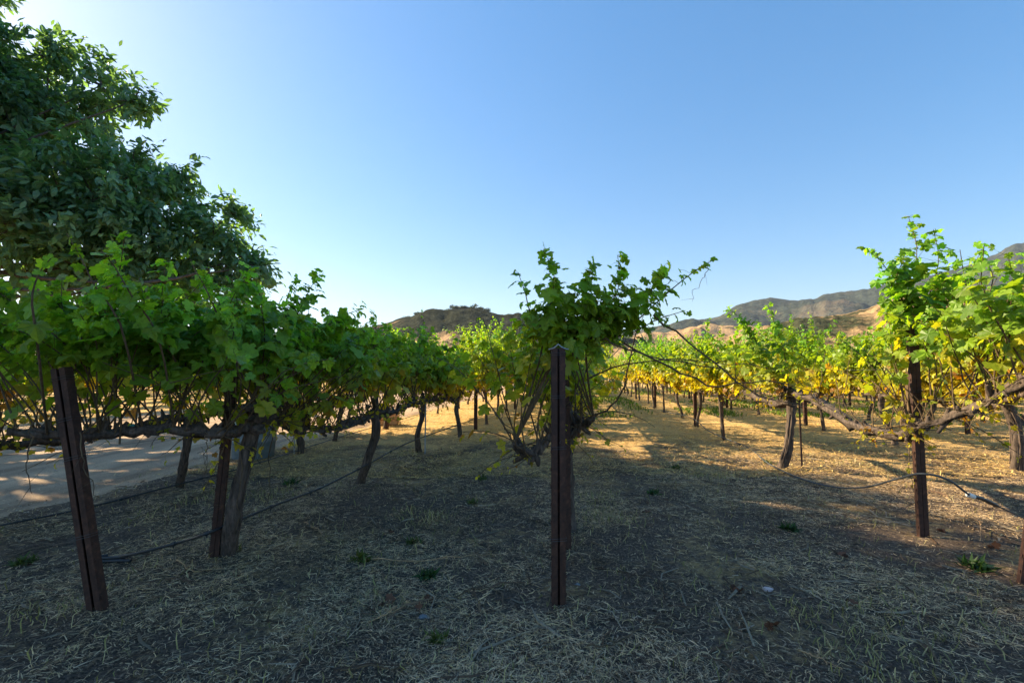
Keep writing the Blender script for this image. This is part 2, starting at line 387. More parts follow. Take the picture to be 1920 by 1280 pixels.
def vine_cols(rng, z, young, ylo=1.18, yhi=1.62, dens=1.0):
    n = len(z); z = z + rng.normal(0, 0.16)
    g = np.array([0.095, 0.27, 0.035]) * (0.55 + 0.95 * rng.random((n, 1))) + np.array([0.05, 0.045, 0.0]) * rng.random((n, 1)) ** 2
    g = g * (1 + 0.9 * young[:, None] * np.array([1.3, 1.0, 0.4]))
    yg = np.array([0.24, 0.34, 0.025]) * (0.6 + 0.6 * rng.random((n, 1)))  # sun shining through the leaves, put into their colour as yellow-green
    yl = np.array([0.50, 0.45, 0.035]) * (0.6 + 0.6 * rng.random((n, 1)))
    orr = np.array([0.36, 0.18, 0.03]) * (0.6 + 0.6 * rng.random((n, 1)))
    yl = np.where(rng.random((n, 1)) < 0.12, orr, yl)
    k = np.clip((yhi + 0.9 - z) / 1.0 + 0.5 * (rng.random(n) - 0.5), 0, 1)[:, None] * dens
    g = g * (1 - 0.75 * np.clip(k, 0, 1)) + yg * 0.75 * np.clip(k, 0, 1)
    p = np.clip((yhi - z) / (yhi - ylo), 0, 1) ** 1.1 * dens
    w = np.clip(p + 0.35 * (rng.random(n) - 0.5), 0, 1)
    w = np.where(rng.random(n) < p * 0.6, w ** 0.5, w * 0.75)[:, None]
    return g * (1 - w) + yl * w

def cane_path(rng, p0, d0, L, sag=0.5, n=8, wob=0.12):
    p = [np.array(p0, float)]; d = nrm(d0); st = L / (n - 1)
    for i in range(n - 1):
        d = nrm(d + np.array([0, 0, -sag]) * st * (0.3 + 1.4 * i / n) + rng.normal(0, wob, 3) * 0.6)
        p.append(p[-1] + d * st)
    return np.array(p)

def cane_leaves(mb, rng, path, T, gap, per, size, spread=0.07, t0=0.22, ctr=None, ymix=(1.18, 1.62), ydens=1.0, low=0.35, zthick=1.42):
    seg = np.linalg.norm(np.diff(path, axis=0), axis=1); s = np.concatenate([[0], np.cumsum(seg)])
    L = s[-1]; q = np.arange(t0 * L, L, gap); q = np.repeat(q, per); q = q + rng.normal(0, gap * 0.4, len(q)); q = np.clip(q, 0, L)
    pos = np.stack([np.interp(q, s, path[:, k]) for k in range(3)], -1)
    stem = pos.copy(); pos = pos + rng.normal(0, spread, pos.shape) * np.interp(q / L, [0, 0.6, 1], [1, 0.9, 0.35])[:, None]
    keep = rng.random(len(q)) < np.where(pos[:, 2] < zthick, low + (1 - low) * np.clip((pos[:, 2] - zthick + 0.25) / 0.25, 0, 1), 1.0)
    pos = pos[keep]; q = q[keep]; stem = stem[keep]
    if len(pos) == 0: return
    out = pos - (np.array(ctr) if ctr is not None else path[len(path) // 2]); out[:, 2] *= 0.3; out = nrm(out)
    yd = out * 0.5 + np.array([0, 0, -0.55]) + rng.normal(0, 0.45, pos.shape)
    nd = out * 0.8 + np.array([0, 0, 0.75]) + rng.normal(0, 0.45, pos.shape)
    if T is LEAF_HI:                                                          # leaf stalks
        w = nrm(np.cross(pos - stem, rng.normal(0, 1, pos.shape))) * 0.0014; m_ = (pos + stem) / 2 + [0, 0, 0.008]
        V = np.stack([stem - w, stem + w, m_ + w, m_ - w, pos + w * .8, pos - w * .8], 1)
        F = (np.array([[0, 1, 2, 3], [3, 2, 4, 5]])[None] + (np.arange(len(pos)) * 6)[:, None, None]).reshape(-1, 4)
        mb.add(V.reshape(-1, 3), F, (0.12, 0.12, 0.03))
    t = q / L; sz = size * (0.65 + 0.5 * rng.random(len(pos))) * np.where(t > 0.82, 0.62, 1.0)
    put_leaves(mb, T, pos, yd, nd, sz, vine_cols(rng, pos[:, 2], np.clip((t - 0.7) * 3, 0, 1) * rng.random(len(t)), *ymix, ydens))

# ------------------------------------------------------------------ grapevines
def build_vine(root, rng, T=LEAF_HI, trunk=None, arms=None, canes=46, clen=(0.7, 1.25), lat=0.42, size=0.115, per=2, gap=0.055,
               zc=1.0, detail=True, extra=(), arm_r=0.03, sag=0.55, ymix=(1.18, 1.62), ydens=1.0, low=0.35, lat_bias=0.0, dens_lo=0, zthick=1.42,
               trunk_r=0.046, bare=(), extra_leafgap=0.05, tips=()):
    """everything in coordinates local to root: +Y along the row"""
    if trunk is None:
        l = rng.normal(0, 0.09, 2)
        trunk = [(l[0], l[1], -0.08), (l[0] * 0.8, l[1] * 0.9, 0.2), (l[0] * 0.1 + rng.normal(0, .03), l[1] * 0.3, 0.6), (0, 0, zc)]
    if arms is None:
        arms = [[(0, 0, zc - 0.03), (0.02, -0.4, zc - 0.06 + rng.normal(0, .03)), (rng.normal(0, .03), -0.8, zc - 0.07), (0, -1.1, zc)],
                [(0, 0, zc - 0.03), (-0.02, 0.4, zc - 0.05 + rng.normal(0, .03)), (rng.normal(0, .03), 0.8, zc - 0.07), (0, 1.1, zc)]]
    sd = 11 if detail else 6
    b = MB(); tp = smooth_path(trunk, 16 if detail else 6)
    tr = np.interp(np.linspace(0, 1, len(tp)), [0, 0.12, 0.5, 0.9, 1], np.array([1.5, 1.05, 0.8, 1.05, 1.35]) * trunk_r)
    tube(b, tp, tr, sd, rough=0.11, rng=rng)
    if detail:
        for k in range(9):                                                    # shaggy strips of bark winding up the trunk
            a0 = rng.uniform(0, 6.28); tw = rng.normal(0, 1.2); i0 = rng.integers(0, 6); i1 = rng.integers(9, 16); q = np.arange(i0, i1)
            an = a0 + tw * q / 16; off = np.column_stack([np.cos(an), np.sin(an), 0 * an]) * (tr[q] * rng.uniform(.85, 1.08))[:, None]
            tube(b, tp[q] + off, rng.uniform(.008, .02) * np.sin(np.linspace(.25, 2.9, len(q))), 5, rough=0.25, rng=rng)
        for k in range(9):
            a = tp[-1] + rng.normal(0, 0.05, 3) + [0, 0, -0.02]; tube(b, smooth_path([a, a + rng.normal(0, 0.05, 3) + [0, 0, 0.05]], 3), [0.035, 0.03, 0.012], 7, rough=0.2, rng=rng)
    link("trunk", b.mesh("trunk", M_bark, True), root)
    apaths = []
    for arm in arms:
        ap = smooth_path(arm, 26 if detail else 8); ap += rng.normal(0, 0.008 if detail else 0.004, ap.shape); apaths.append(ap)
        b = MB(); ar = arm_r * np.interp(np.linspace(0, 1, len(ap)), [0, 0.15, 1], [1.5, 1.05, 0.7]) * (1 + 0.15 * rng.normal(0, 1, len(ap)))
        tube(b, ap, ar, 9 if detail else 5, rough=0.2, rng=rng)
        if detail:
            for k in range(3): tube(b, ap + rng.normal(0, 0.016, 3) + rng.normal(0, 0.006, ap.shape), ar * rng.uniform(.45, .7), 6, rough=0.25, rng=rng)
        for k in range(1, len(ap) - 1, 2 if detail else 3):                      # knobbly spurs
            for _ in range(2 if detail else 1):
                d = nrm(np.array([rng.normal(0, .6), rng.normal(0, .4), 1.0 if rng.random() < .75 else -0.7])); L = rng.uniform(0.04, 0.12)
                tube(b, [ap[k], ap[k] + d * L * 0.6, ap[k] + d * L + rng.normal(0, .01, 3)], [0.026, 0.02, 0.011], 5, rough=0.15, rng=rng)
        link("cordon_arm", b.mesh("cordon_arm", M_bark, True), root)
    cb, lb = MB(), MB()
    allp = np.concatenate(apaths)
    for k in range(canes):
        p0 = allp[rng.integers(2, len(allp))] + rng.normal(0, 0.02, 3)
        d = np.array([rng.normal(lat_bias, lat), rng.normal(0, 0.28), 1.0])
        path = cane_path(rng, p0, d, rng.uniform(*clen), sag, 9, 0.17)
        tube(cb, path, np.linspace(0.0065, 0.0022, len(path)), 5 if detail else 3, cap=False)
        cane_leaves(lb, rng, path, T, gap, per, size, ctr=(0, p0[1], 1.6), ymix=ymix, ydens=ydens, low=low, zthick=zthick)
    for k in range(34 if detail else 4):                                       # drooping leafless or thinly leaved shoots
        p0 = allp[rng.integers(2, len(allp))]
        d = np.array([rng.normal(0, 0.9), rng.normal(0, 0.6), rng.uniform(-0.3, 0.7)])
        path = cane_path(rng, p0, d, rng.uniform(0.25, 0.6), 1.6, 7, 0.25)
        tube(cb, path, np.linspace(0.005, 0.0018, len(path)), 4 if detail else 3, cap=False)
        if rng.random() < 0.6: cane_leaves(lb, rng, path, T, 0.05, 1, size * 0.42, 0.03, 0.1, ymix=ymix, ydens=max(ydens, 0.8), low=1)
    for e in extra:                                                          # named shoots with leaves: (points, leaves per metre scale)
        pts, g, per_, sz, spr = e; p_0 = np.array(pts[0])
        q = allp[np.argmin(np.linalg.norm(allp - np.array(pts[0]), axis=1))]
        if np.linalg.norm(q - np.array(pts[0])) > 0.08: pts = [tuple(q)] + list(pts)          # every shoot springs from the arm
        path = smooth_path(pts, 12)
        tube(cb, path, np.linspace(0.0075, 0.002, len(path)), 5, cap=False)
        ll = np.concatenate([[0], np.cumsum(np.linalg.norm(np.diff(path, axis=0), axis=1))]); t_0 = ll[np.argmin(np.linalg.norm(path - p_0, axis=1))] / ll[-1]
        cane_leaves(lb, rng, path, T, g, per_, sz, spr, max(0.08, t_0), ctr=p_0, ymix=ymix, ydens=ydens, low=low, zthick=zthick)
    link("shoots", cb.mesh("shoots", M_cane, True), root)
    link("foliage", lb.mesh("foliage", M_leaf, False), root)
    for pts, r in bare:
        b = MB(); path = smooth_path(pts, 14); path[1:-1] += rng.normal(0, 0.008, path[1:-1].shape)
        tube(b, path, np.linspace(r, r * 0.35, len(path)), 6, rough=0.08, rng=rng)
        for _ in range(3):
            q = path[rng.integers(3, 12)]; tube(b, cane_path(rng, q, rng.normal(0, 1, 3), rng.uniform(0.08, 0.22), 0.5, 4), np.linspace(r * 0.4, r * 0.15, 4), 4)
        link("cane", b.mesh("cane", M_cane, True), root)

def to_local(root_loc, pts):
    c, s = math.cos(-ROWRZ), math.sin(-ROWRZ)
    out = []
    for p in pts:
        d = np.asarray(p, float) - np.asarray(root_loc, float); out.append((c * d[0] - s * d[1], s * d[0] + c * d[1], d[2]))
    return out
def hero(x0, d, seed, label, dx=0.0, group=None, name="grapevine"):
    b = rowpt(x0, d); b[0] += dx; b[2] = float(gz(b[0], b[1]))
    r = empty(name, b, ROWRZ); tag(r, label, "grapevine", group or "grapevines on the trellis rows"); return r, b, rng_(seed)

VG = "grapevines on the trellis rows"
# ---- first row left of the centre: L1
def local_px(b, lst):                        # list of (px, py, depth)
    return to_local(b, [P(*t) for t in lst])
r, b, g = hero(X0['L1'], 3.66, 11, "big leafy grapevine behind the leaning steel post, thick leaning trunk", dx=0.0)
bs = G(425, 1040)
build_vine(r, g, trunk=to_local(b, [bs + [0, 0, -0.08], P(440, 950, 3.62), P(462, 850, 3.62), P(480, 775, 3.62)]),
   arms=[local_px(b, [(478, 790, 3.62), (430, 812, 3.5), (330, 805, 3.35), (230, 812, 3.2), (140, 818, 3.05), (20, 812, 2.9)]),
         local_px(b, [(480, 785, 3.62), (520, 790, 4.0), (540, 800, 4.45), (575, 808, 4.75)])],
   canes=125, clen=(0.9, 1.4), lat=0.5, size=0.108, per=4, gap=0.055, trunk_r=0.052, arm_r=0.034, low=0.05, ydens=0.55, ymix=(1.1, 1.45), zthick=1.7, sag=0.6,
   extra=[(local_px(b, [(230, 620, 2.7), (180, 540, 2.65), (150, 480, 2.6), (125, 438, 2.6)]), 0.05, 1, 0.085, 0.035),
          (local_px(b, [(420, 620, 3.2), (385, 540, 3.1), (365, 505, 3.1), (350, 472, 3.1)]), 0.05, 1, 0.075, 0.03),
          (local_px(b, [(70, 640, 2.4), (60, 560, 2.3), (75, 510, 2.3), (95, 485, 2.25)]), 0.05, 1, 0.10, 0.04),
          (local_px(b, [(300, 640, 2.9), (250, 560, 2.7), (215, 500, 2.65), (190, 470, 2.6)]), 0.05, 2, 0.10, 0.04)],
   bare=[(local_px(b, [(62, 790, 2.45), (52, 850, 2.45), (52, 890, 2.45), (60, 925, 2.45)]), 0.004),
         (local_px(b, [(150, 810, 2.6), (155, 860, 2.6), (172, 905, 2.6), (186, 938, 2.6)]), 0.004),
         (local_px(b, [(385, 810, 3.2), (388, 840, 3.2), (383, 890, 3.2)]), 0.004),
         (local_px(b, [(515, 800, 4.1), (505, 850, 4.1), (508, 920, 4.1), (500, 950, 4.1)]), 0.005),
         (local_px(b, [(452, 860, 3.5), (448, 960, 3.5), (446, 1030, 3.5)]), 0.004)])
r, b, g = hero(X0['L1'], 6.03, 12, "grapevine with a strongly bowed dark trunk, next behind the big leafy vine")
build_vine(r, g, trunk=to_local(b, [G(672, 905) + [0, 0, -0.08], P(690, 860, 6.03), P(706, 810, 6.03), P(700, 768, 6.03)]),
   arms=[local_px(b, [(700, 775, 6.0), (670, 790, 5.6), (620, 802, 5.1), (560, 806, 4.75)]), local_px(b, [(702, 772, 6.0), (735, 772, 6.5), (765, 757, 7.1), (780, 748, 7.4)])],
   canes=72, clen=(0.9, 1.5), lat=0.38, per=3, gap=0.06, low=0.08, zthick=1.6, trunk_r=0.048, ymix=(1.1, 1.5),
   extra=[(local_px(b, [(560, 640, 5.0), (545, 600, 5.0), (550, 570, 5.0), (556, 535, 5.0)]), 0.05, 1, 0.08, 0.03),
          (local_px(b, [(660, 660, 5.9), (650, 620, 5.9), (655, 600, 5.9), (650, 578, 5.9)]), 0.05, 1, 0.09, 0.03)])
r, b, g = hero(X0['L1'], 8.36, 13, "grapevine with two stems crossing beside a pale metal stake")
build_vine(r, g, trunk=to_local(b, [G(786, 848) + [0, 0, -0.08], P(783, 815, 8.36), P(792, 780, 8.36), P(792, 745, 8.36)]),
   canes=60, clen=(0.75, 1.35), lat=0.32, low=0.2, zc=0.98, extra=[(local_px(b, [(790, 660, 8.3), (795, 620, 8.3), (790, 590, 8.3), (792, 578, 8.3)]), 0.06, 1, 0.09, 0.03)])
r, b, g = hero(X0['L1'], 10.5, 14, "grapevine with a kinked thin trunk left of the brown row post", dx=-0.05)
build_vine(r, g, canes=50, clen=(0.7, 1.25), lat=0.32, low=0.3, zc=0.98, ydens=1.0)

# ---- second row left: L2
L2spec = [(5.83, "grapevine by the sandy road whose leaning trunk stands behind the black drip line"),
          (8.25, "grapevine by the sandy road with teal tape on its arm"),
          (9.9, "short forked grapevine trunk at the edge of the sandy road")]
for k, (d, lab) in enumerate(L2spec):
    r, b, g = hero(X0['L2'], d, 20 + k, lab, dx=-0.1 if k == 0 else 0)
    tr = to_local(b, [G(335, 912) + [0, 0, -0.08], P(345, 870, 5.8), P(352, 830, 5.8), P(362, 790, 5.8)]) if k == 0 else None
    build_vine(r, g, trunk=tr, canes=44, low=0.12, zthick=1.5, zc=0.88, clen=(0.9, 1.4), T=LEAF_HI if k == 0 else LEAF_LO,
       arms=[[(0, 0, .88), (0, -0.6, .8), (0, -1.3, .78), (0, -1.9, .85)], [(0, 0, .88), (0, 0.5, .85), (0, 1.1, .9)]] if k == 0 else None)
    if k < 2:
        bb = MB(); tube(bb, [(0, -0.52, .79), (0, -0.46, .8)], 0.06, 10); link("tie_tape", bb.mesh("tie_tape", M_teal), r)
r, b, g = hero(X0['L2'], 3.2, 29, "grapevine at the left edge of the view beside the sandy road", dx=-0.3)
build_vine(r, g, canes=44, low=0.1, zthick=1.5, zc=0.88, T=LEAF_LO)

# ---- centre row: C
r, b, g = hero(X0['C'], 4.35, 31, "bushy grapevine hidden behind the centre posts, long bare canes reaching right")
build_vine(r, g, trunk=[(0.02, 0.02, -0.08), (0.0, 0.0, 0.4), (-0.02, -0.05, 0.75), (0, -0.1, 1.0)], trunk_r=0.05,
   arms=[local_px(b, [(1060, 770, 4.2), (1040, 800, 3.9), (1015, 838, 3.6), (988, 848, 3.5), (965, 830, 3.4)]),
         local_px(b, [(1062, 760, 4.2), (1072, 790, 4.0), (1085, 800, 3.9), (1110, 785, 3.8)]),
         local_px(b, [(1062, 760, 4.2), (1070, 745, 4.7), (1080, 735, 5.4)])],
   canes=34, clen=(0.6, 1.1), lat=0.38, per=2, gap=0.075, low=0.15, size=0.09, ymix=(0.9, 1.7), zthick=1.45, ydens=0.9, lat_bias=-0.3,
   extra=[(local_px(b, [(1045, 650, 3.3), (1030, 590, 3.2), (1040, 520, 3.1), (1018, 468, 3.1)]), 0.035, 4, 0.105, 0.07),
          (local_px(b, [(1045, 650, 3.3), (1000, 600, 3.2), (985, 550, 3.1), (972, 512, 3.1)]), 0.05, 2, 0.10, 0.05),
          (local_px(b, [(1060, 650, 3.3), (1080, 600, 3.2), (1100, 540, 3.1), (1108, 492, 3.1)]), 0.033, 4, 0.115, 0.08),
          (local_px(b, [(1070, 650, 3.3), (1120, 600, 3.2), (1160, 540, 3.1), (1158, 478, 3.1)]), 0.033, 4, 0.11, 0.08),
          (local_px(b, [(1080, 640, 3.3), (1150, 600, 3.2), (1210, 560, 3.1), (1245, 498, 3.1)]), 0.033, 4, 0.11, 0.07),
          (local_px(b, [(1100, 640, 3.3), (1180, 610, 3.2), (1250, 550, 3.1), (1300, 510, 3.1), (1340, 486, 3.1)]), 0.055, 2, 0.09, 0.045),
          (local_px(b, [(1100, 640, 3.3), (1170, 630, 3.2), (1230, 600, 3.1), (1285, 582, 3.1)]), 0.05, 2, 0.09, 0.06),
          (local_px(b, [(1050, 645, 3.3), (1100, 610, 3.2), (1140, 590, 3.1), (1190, 575, 3.1)]), 0.034, 4, 0.10, 0.10),
          (local_px(b, [(1040, 640, 3.3), (1060, 600, 3.2), (1110, 570, 3.1), (1200, 540, 3.1)]), 0.034, 4, 0.10, 0.10),
          (local_px(b, [(1020, 640, 3.3), (1000, 620, 3.4), (975, 610, 3.3), (950, 640, 3.3)]), 0.034, 4, 0.10, 0.10),
          (local_px(b, [(1010, 830, 3.6), (990, 760, 3.6), (965, 700, 3.6), (955, 640, 3.6)]), 0.04, 4, 0.075, 0.10),
          (local_px(b, [(1030, 800, 3.7), (1010, 740, 3.7), (990, 680, 3.7), (985, 620, 3.7)]), 0.04, 4, 0.08, 0.10),
          (local_px(b, [(1090, 790, 3.8), (1090, 740, 3.7), (1100, 690, 3.7), (1120, 650, 3.7)]), 0.09, 1, 0.06, 0.07)],
   bare=[(local_px(b, [(1058, 640, 3.25), (1110, 632, 3.2), (1160, 648, 3.1), (1240, 672, 3.0), (1350, 690, 2.95)]), 0.009),
         (local_px(b, [(1100, 712, 3.7), (1150, 688, 3.5), (1240, 676, 3.4), (1330, 678, 3.3), (1440, 690, 3.3)]), 0.0075),
         (local_px(b, [(1225, 590, 3.1), (1290, 640, 3.1), (1350, 690, 3.05), (1420, 740, 3.0), (1500, 758, 3.0)]), 0.0075),
         (local_px(b, [(1165, 640, 3.2), (1260, 690, 3.1), (1340, 720, 3.1), (1430, 712, 3.1), (1530, 735, 3.0)]), 0.008),
         (local_px(b, [(1105, 788, 3.8), (1140, 765, 3.7), (1165, 735, 3.6), (1190, 640, 3.5), (1195, 600, 3.5)]), 0.009),
         (local_px(b, [(1085, 712, 3.7), (1092, 760, 3.7), (1105, 790, 3.7)]), 0.006),
         (local_px(b, [(985, 845, 3.5), (960, 812, 3.4), (930, 780, 3.3), (915, 750, 3.3)]), 0.007),
         (local_px(b, [(990, 850, 3.5), (968, 835, 3.3), (945, 800, 3.2), (940, 770, 3.2)]), 0.006),
         (local_px(b, [(1330, 495, 3.1), (1318, 520, 3.1), (1300, 545, 3.1), (1298, 565, 3.1)]), 0.0025)])
for k, (d, lab) in enumerate(((6.6, "grapevine second in the centre row, seen past the centre posts"), (8.9, "grapevine third in the centre row, behind the centre posts"))):
    r, b, g = hero(X0['C'], d, 35 + k, lab)
    build_vine(r, g, canes=52, low=0.4, T=LEAF_LO, zc=0.95, clen=(0.55, 0.95))

# ---- first row right: R1
r, b, g = hero(X0['R1'], 2.35, 41, "grapevine at the right edge, its dark arm running to the right-hand brown post")
build_vine(r, g, arms=[local_px(b, [(2100, 700, 2.6), (1960, 700, 2.95), (1880, 738, 3.35), (1800, 775, 3.7), (1725, 797, 4.02), (1700, 800, 4.1)])],
   canes=30, clen=(0.7, 1.1), lat=0.3, size=0.10, per=2, gap=0.055, low=0.03, zthick=1.75, ymix=(1.2, 1.7), zc=1.15, sag=0.5,
   extra=[(local_px(b, [(1820, 640, 3.7), (1815, 560, 3.6), (1805, 500, 3.55), (1800, 468, 3.5)]), 0.05, 2, 0.10, 0.06),
          (local_px(b, [(1860, 640, 3.5), (1855, 560, 3.4), (1862, 520, 3.4), (1850, 490, 3.4)]), 0.05, 2, 0.10, 0.06),
          (local_px(b, [(1850, 680, 3.6), (1870, 600, 3.5), (1900, 540, 3.4), (1890, 480, 3.4)]), 0.045, 3, 0.10, 0.10),
          (local_px(b, [(1880, 680, 3.6), (1900, 600, 3.5), (1920, 520, 3.4), (1935, 465, 3.4)]), 0.045, 3, 0.10, 0.10),
          (local_px(b, [(1830, 690, 3.9), (1840, 620, 3.8), (1850, 560, 3.8), (1870, 520, 3.8)]), 0.045, 3, 0.10, 0.10),
          (local_px(b, [(1900, 690, 3.6), (1910, 620, 3.6), (1890, 580, 3.6), (1920, 540, 3.6)]), 0.045, 3, 0.10, 0.10)])
r, b, g = hero(X0['R1'], 6.97, 42, "grapevine with grey leaning trunk whose gnarled arm sags to the right-hand brown post")
build_vine(r, g, trunk=to_local(b, [G(1462, 880) + [0, 0, -0.08], P(1475, 850, 6.95), P(1482, 800, 6.95), P(1485, 735, 6.95)]), trunk_r=0.06, arm_r=0.05,
   arms=[local_px(b, [(1485, 735, 6.9), (1520, 750, 6.3), (1560, 770, 5.6), (1600, 797, 5.1), (1650, 812, 4.6), (1698, 818, 4.3), (1705, 800, 4.2)]),
         local_px(b, [(1483, 750, 6.9), (1450, 757, 7.3), (1430, 750, 7.8), (1395, 735, 8.6)])],
   canes=34, clen=(0.5, 0.9), lat=0.3, size=0.10, low=0.12, ymix=(1.2, 1.7), ydens=1.0, per=1,
   extra=[(local_px(b, [(1710, 640, 4.3), (1690, 560, 4.25), (1720, 480, 4.2), (1703, 405, 4.2)]), 0.045, 3, 0.105, 0.07),
          (local_px(b, [(1712, 640, 4.3), (1680, 560, 4.3), (1660, 500, 4.2), (1628, 470, 4.2)]), 0.045, 3, 0.10, 0.07),
          (local_px(b, [(1705, 650, 4.3), (1740, 560, 4.3), (1760, 490, 4.2), (1750, 430, 4.2)]), 0.045, 3, 0.105, 0.08),
          (local_px(b, [(1710, 650, 4.3), (1760, 590, 4.3), (1800, 540, 4.2), (1845, 462, 4.2)]), 0.045, 3, 0.10, 0.08),
          (local_px(b, [(1700, 650, 4.3), (1720, 600, 4.25), (1740, 560, 4.2), (1780, 520, 4.2)]), 0.035, 5, 0.11, 0.11),
          (local_px(b, [(1700, 610, 4.3), (1690, 560, 4.25), (1680, 520, 4.2), (1700, 480, 4.2)]), 0.035, 4, 0.11, 0.10),
          (local_px(b, [(1720, 640, 4.3), (1770, 620, 4.25), (1800, 600, 4.2), (1810, 560, 4.2)]), 0.04, 4, 0.11, 0.10),
          (local_px(b, [(1480, 740, 6.9), (1470, 660, 6.9), (1450, 600, 6.9), (1440, 575, 6.9)]), 0.045, 3, 0.11, 0.09),
          (local_px(b, [(1470, 740, 6.9), (1430, 660, 6.9), (1390, 600, 6.9), (1362, 575, 6.9)]), 0.045, 3, 0.11, 0.08),
          (local_px(b, [(1470, 740, 6.9), (1430, 680, 6.9), (1410, 640, 6.9), (1400, 610, 6.9)]), 0.04, 4, 0.11, 0.12)],
   bare=[(local_px(b, [(1690, 800, 4.3), (1700, 720, 4.3), (1706, 650, 4.3), (1712, 600, 4.3)]), 0.008),
         (local_px(b, [(1800, 775, 4.0), (1780, 730, 4.0), (1762, 690, 4.0), (1748, 630, 4.0)]), 0.010),
         (local_px(b, [(1825, 745, 4.0), (1832, 700, 4.0), (1815, 665, 4.0), (1795, 625, 4.0)]), 0.008),
         (local_px(b, [(1640, 815, 4.7), (1600, 780, 4.9), (1580, 750, 5.0)]), 0.008)])
# ---- second row right: R2
r, b, g = hero(X0['R2'], 6.87, 51, "grapevine with pinkish sunlit curved trunk and gnarled head at the far right", dx=0.30)
build_vine(r, g, trunk=to_local(b, [G(1903, 882) + [0, 0, -0.08], P(1908, 850, 6.87), P(1905, 800, 6.87), P(1885, 750, 6.87), P(1880, 700, 6.87)]), trunk_r=0.07, arm_r=0.038,
   arms=[local_px(b, [(1885, 750, 6.87), (1940, 735, 6.2), (2000, 730, 5.6)]), local_px(b, [(1882, 755, 6.87), (1850, 765, 7.3), (1800, 760, 8.0), (1740, 750, 8.8)])],
   canes=110, clen=(0.9, 1.6), lat=0.36, size=0.11, low=0.7, ymix=(1.2, 2.1), ydens=1.1,
   bare=[(local_px(b, [(1885, 700, 6.8), (1886, 660, 6.8), (1900, 630, 6.6), (1925, 612, 6.4)]), 0.022)])

# ---- the copied vines of every other place
variants = []
def place(d, x0, rowname, idx, var, dx=0.0, first=False):
    b = rowpt(x0, d); b[0] += dx; b[2] = float(gz(b[0], b[1])); return b
ORD = "zero first second third fourth fifth sixth seventh eighth ninth tenth eleventh twelfth thirteenth fourteenth fifteenth sixteenth seventeenth eighteenth nineteenth twentieth".split()
def ordn(n):
    if n <= 20: return ORD[n]
    t, u = divmod(n, 10); tens = {2: "twenty", 3: "thirty", 4: "forty"}[t]
    return (tens + "-" + ORD[u]) if u else {2: "twentieth", 3: "thirtieth", 4: "fortieth"}[t]
slots = []
def addrow(x0, d0, d1, rowname, n0=1, gaps=(), step=2.3):
    g = rng_(int(abs(x0) * 100) + 7); d = d0; n = n0
    while d < d1:
        if not any(abs(d - q) < 0.7 for q in gaps):
            slots.append((d + g.normal(0, 0.15), x0 + g.normal(0, 0.06), rowname, n)); n += 1
        d += step
addrow(X0['L1'], 12.9, 75, "first row left of the centre post", 5)
addrow(X0['L2'], 12.2, 75, "row beside the sandy road", 5)
addrow(X0['C'], 11.2, 75, "centre row", 4)
addrow(X0['R1'], 10.1, 75, "first row right of the centre post", 3)
addrow(X0['R2'], 9.4, 75, "second row right of the centre post", 2)
RN = ["third", "fourth", "fifth", "sixth", "seventh", "eighth", "ninth", "tenth", "eleventh", "twelfth"]
for k in range(10):
    x0 = 9.2 + 3.0 * k; addrow(x0, max(6.5, x0 * 1.0 - 2 if k else 7.5), 75, RN[k] + " row right of the centre post")
LN = ["nearest", "second", "third", "fourth", "fifth", "sixth", "seventh", "eighth"]
for k in range(8):
    x0 = -17.5 - 2.9 * k; addrow(x0, max(13.5, (-x0) * 0.80), 75, LN[k] + " row beyond the sandy road")
def infront(s):
    x = s[1] + SL * s[0]; return abs(x) / s[0] < 1.28
slots = [s for s in slots if infront(s)]
slots.sort(key=lambda s: math.hypot(s[0], s[1] + SL * s[0]))
NIND = 270
near, far = slots[:NIND], slots[NIND:]
renum = {}
NV = 7
for i, (d, x0, rn, n) in enumerate(near):
    b = place(d, x0, rn, n, 0)
    if i < NV:
        r = empty("grapevine", b, ROWRZ); g = rng_(200 + i)
        tall = [1.1, 1.25, 1.0, 1.15, 1.3, 1.05, 1.2][i]
        build_vine(r, g, T=LEAF_LO, canes=66, sag=0.35, clen=(0.65 * tall, 1.65 * tall), lat=0.27, size=0.115, per=3, gap=0.06, detail=False, arm_r=0.028, low=0.8, ymix=(1.05 + 0.12 * math.sin(i * 2.3), 1.85 + 0.3 * math.sin(i * 1.7)), ydens=1.2, zthick=1.3, trunk_r=0.045)
        variants.append(r)
    else:
        g = rng_(1000 + i); r = copy_tree(variants[int(g.integers(0, NV))]); r.location = b
        r.rotation_euler = (0, 0, ROWRZ + (math.pi if g.random() < .5 else 0) + g.normal(0, 0.04)); s = g.uniform(0.92, 1.12)
        if 'beyond' in rn: s *= 0.8
        r.scale = (g.uniform(.9, 1.15), 1, s)
    tag(r, "grapevine with yellowing lower leaves, " + ordn(n) + " along the " + rn, "grapevine", VG)
# the farthest vines, seen only as one mass of foliage on dark stems
mb = MB(); g = rng_(77)
for d, x0, rn, n in far:
    b = rowpt(x0, d)
    tube(mb, [b, b + [0, 0, 1.0]], 0.05, 4, (0.10, 0.08, 0.065), cap=False)
    N = 130; p = np.column_stack([g.normal(0, .32, N), g.uniform(-1.15, 1.15, N), np.clip(g.normal(1.75, .42, N), .95, 2.8)])
    pw = b + np.column_stack([p[:, 0] + p[:, 1] * RU[0], p[:, 1] * RU[1], p[:, 2]])
    put_leaves(mb, LEAF_XL, pw, g.normal(0, 1, (N, 3)) - [0, 0, .6], g.normal(0, 1, (N, 3)) + [0, 0, .5], g.uniform(.16, .26, N), vine_cols(g, p[:, 2], np.zeros(N), 1.15, 1.8, 1.1))
tag(link("distant_vines", mb.mesh("distant_vines", M_leaf)), "distant grapevines merging into one green and yellow band", "grapevines", kind="stuff")

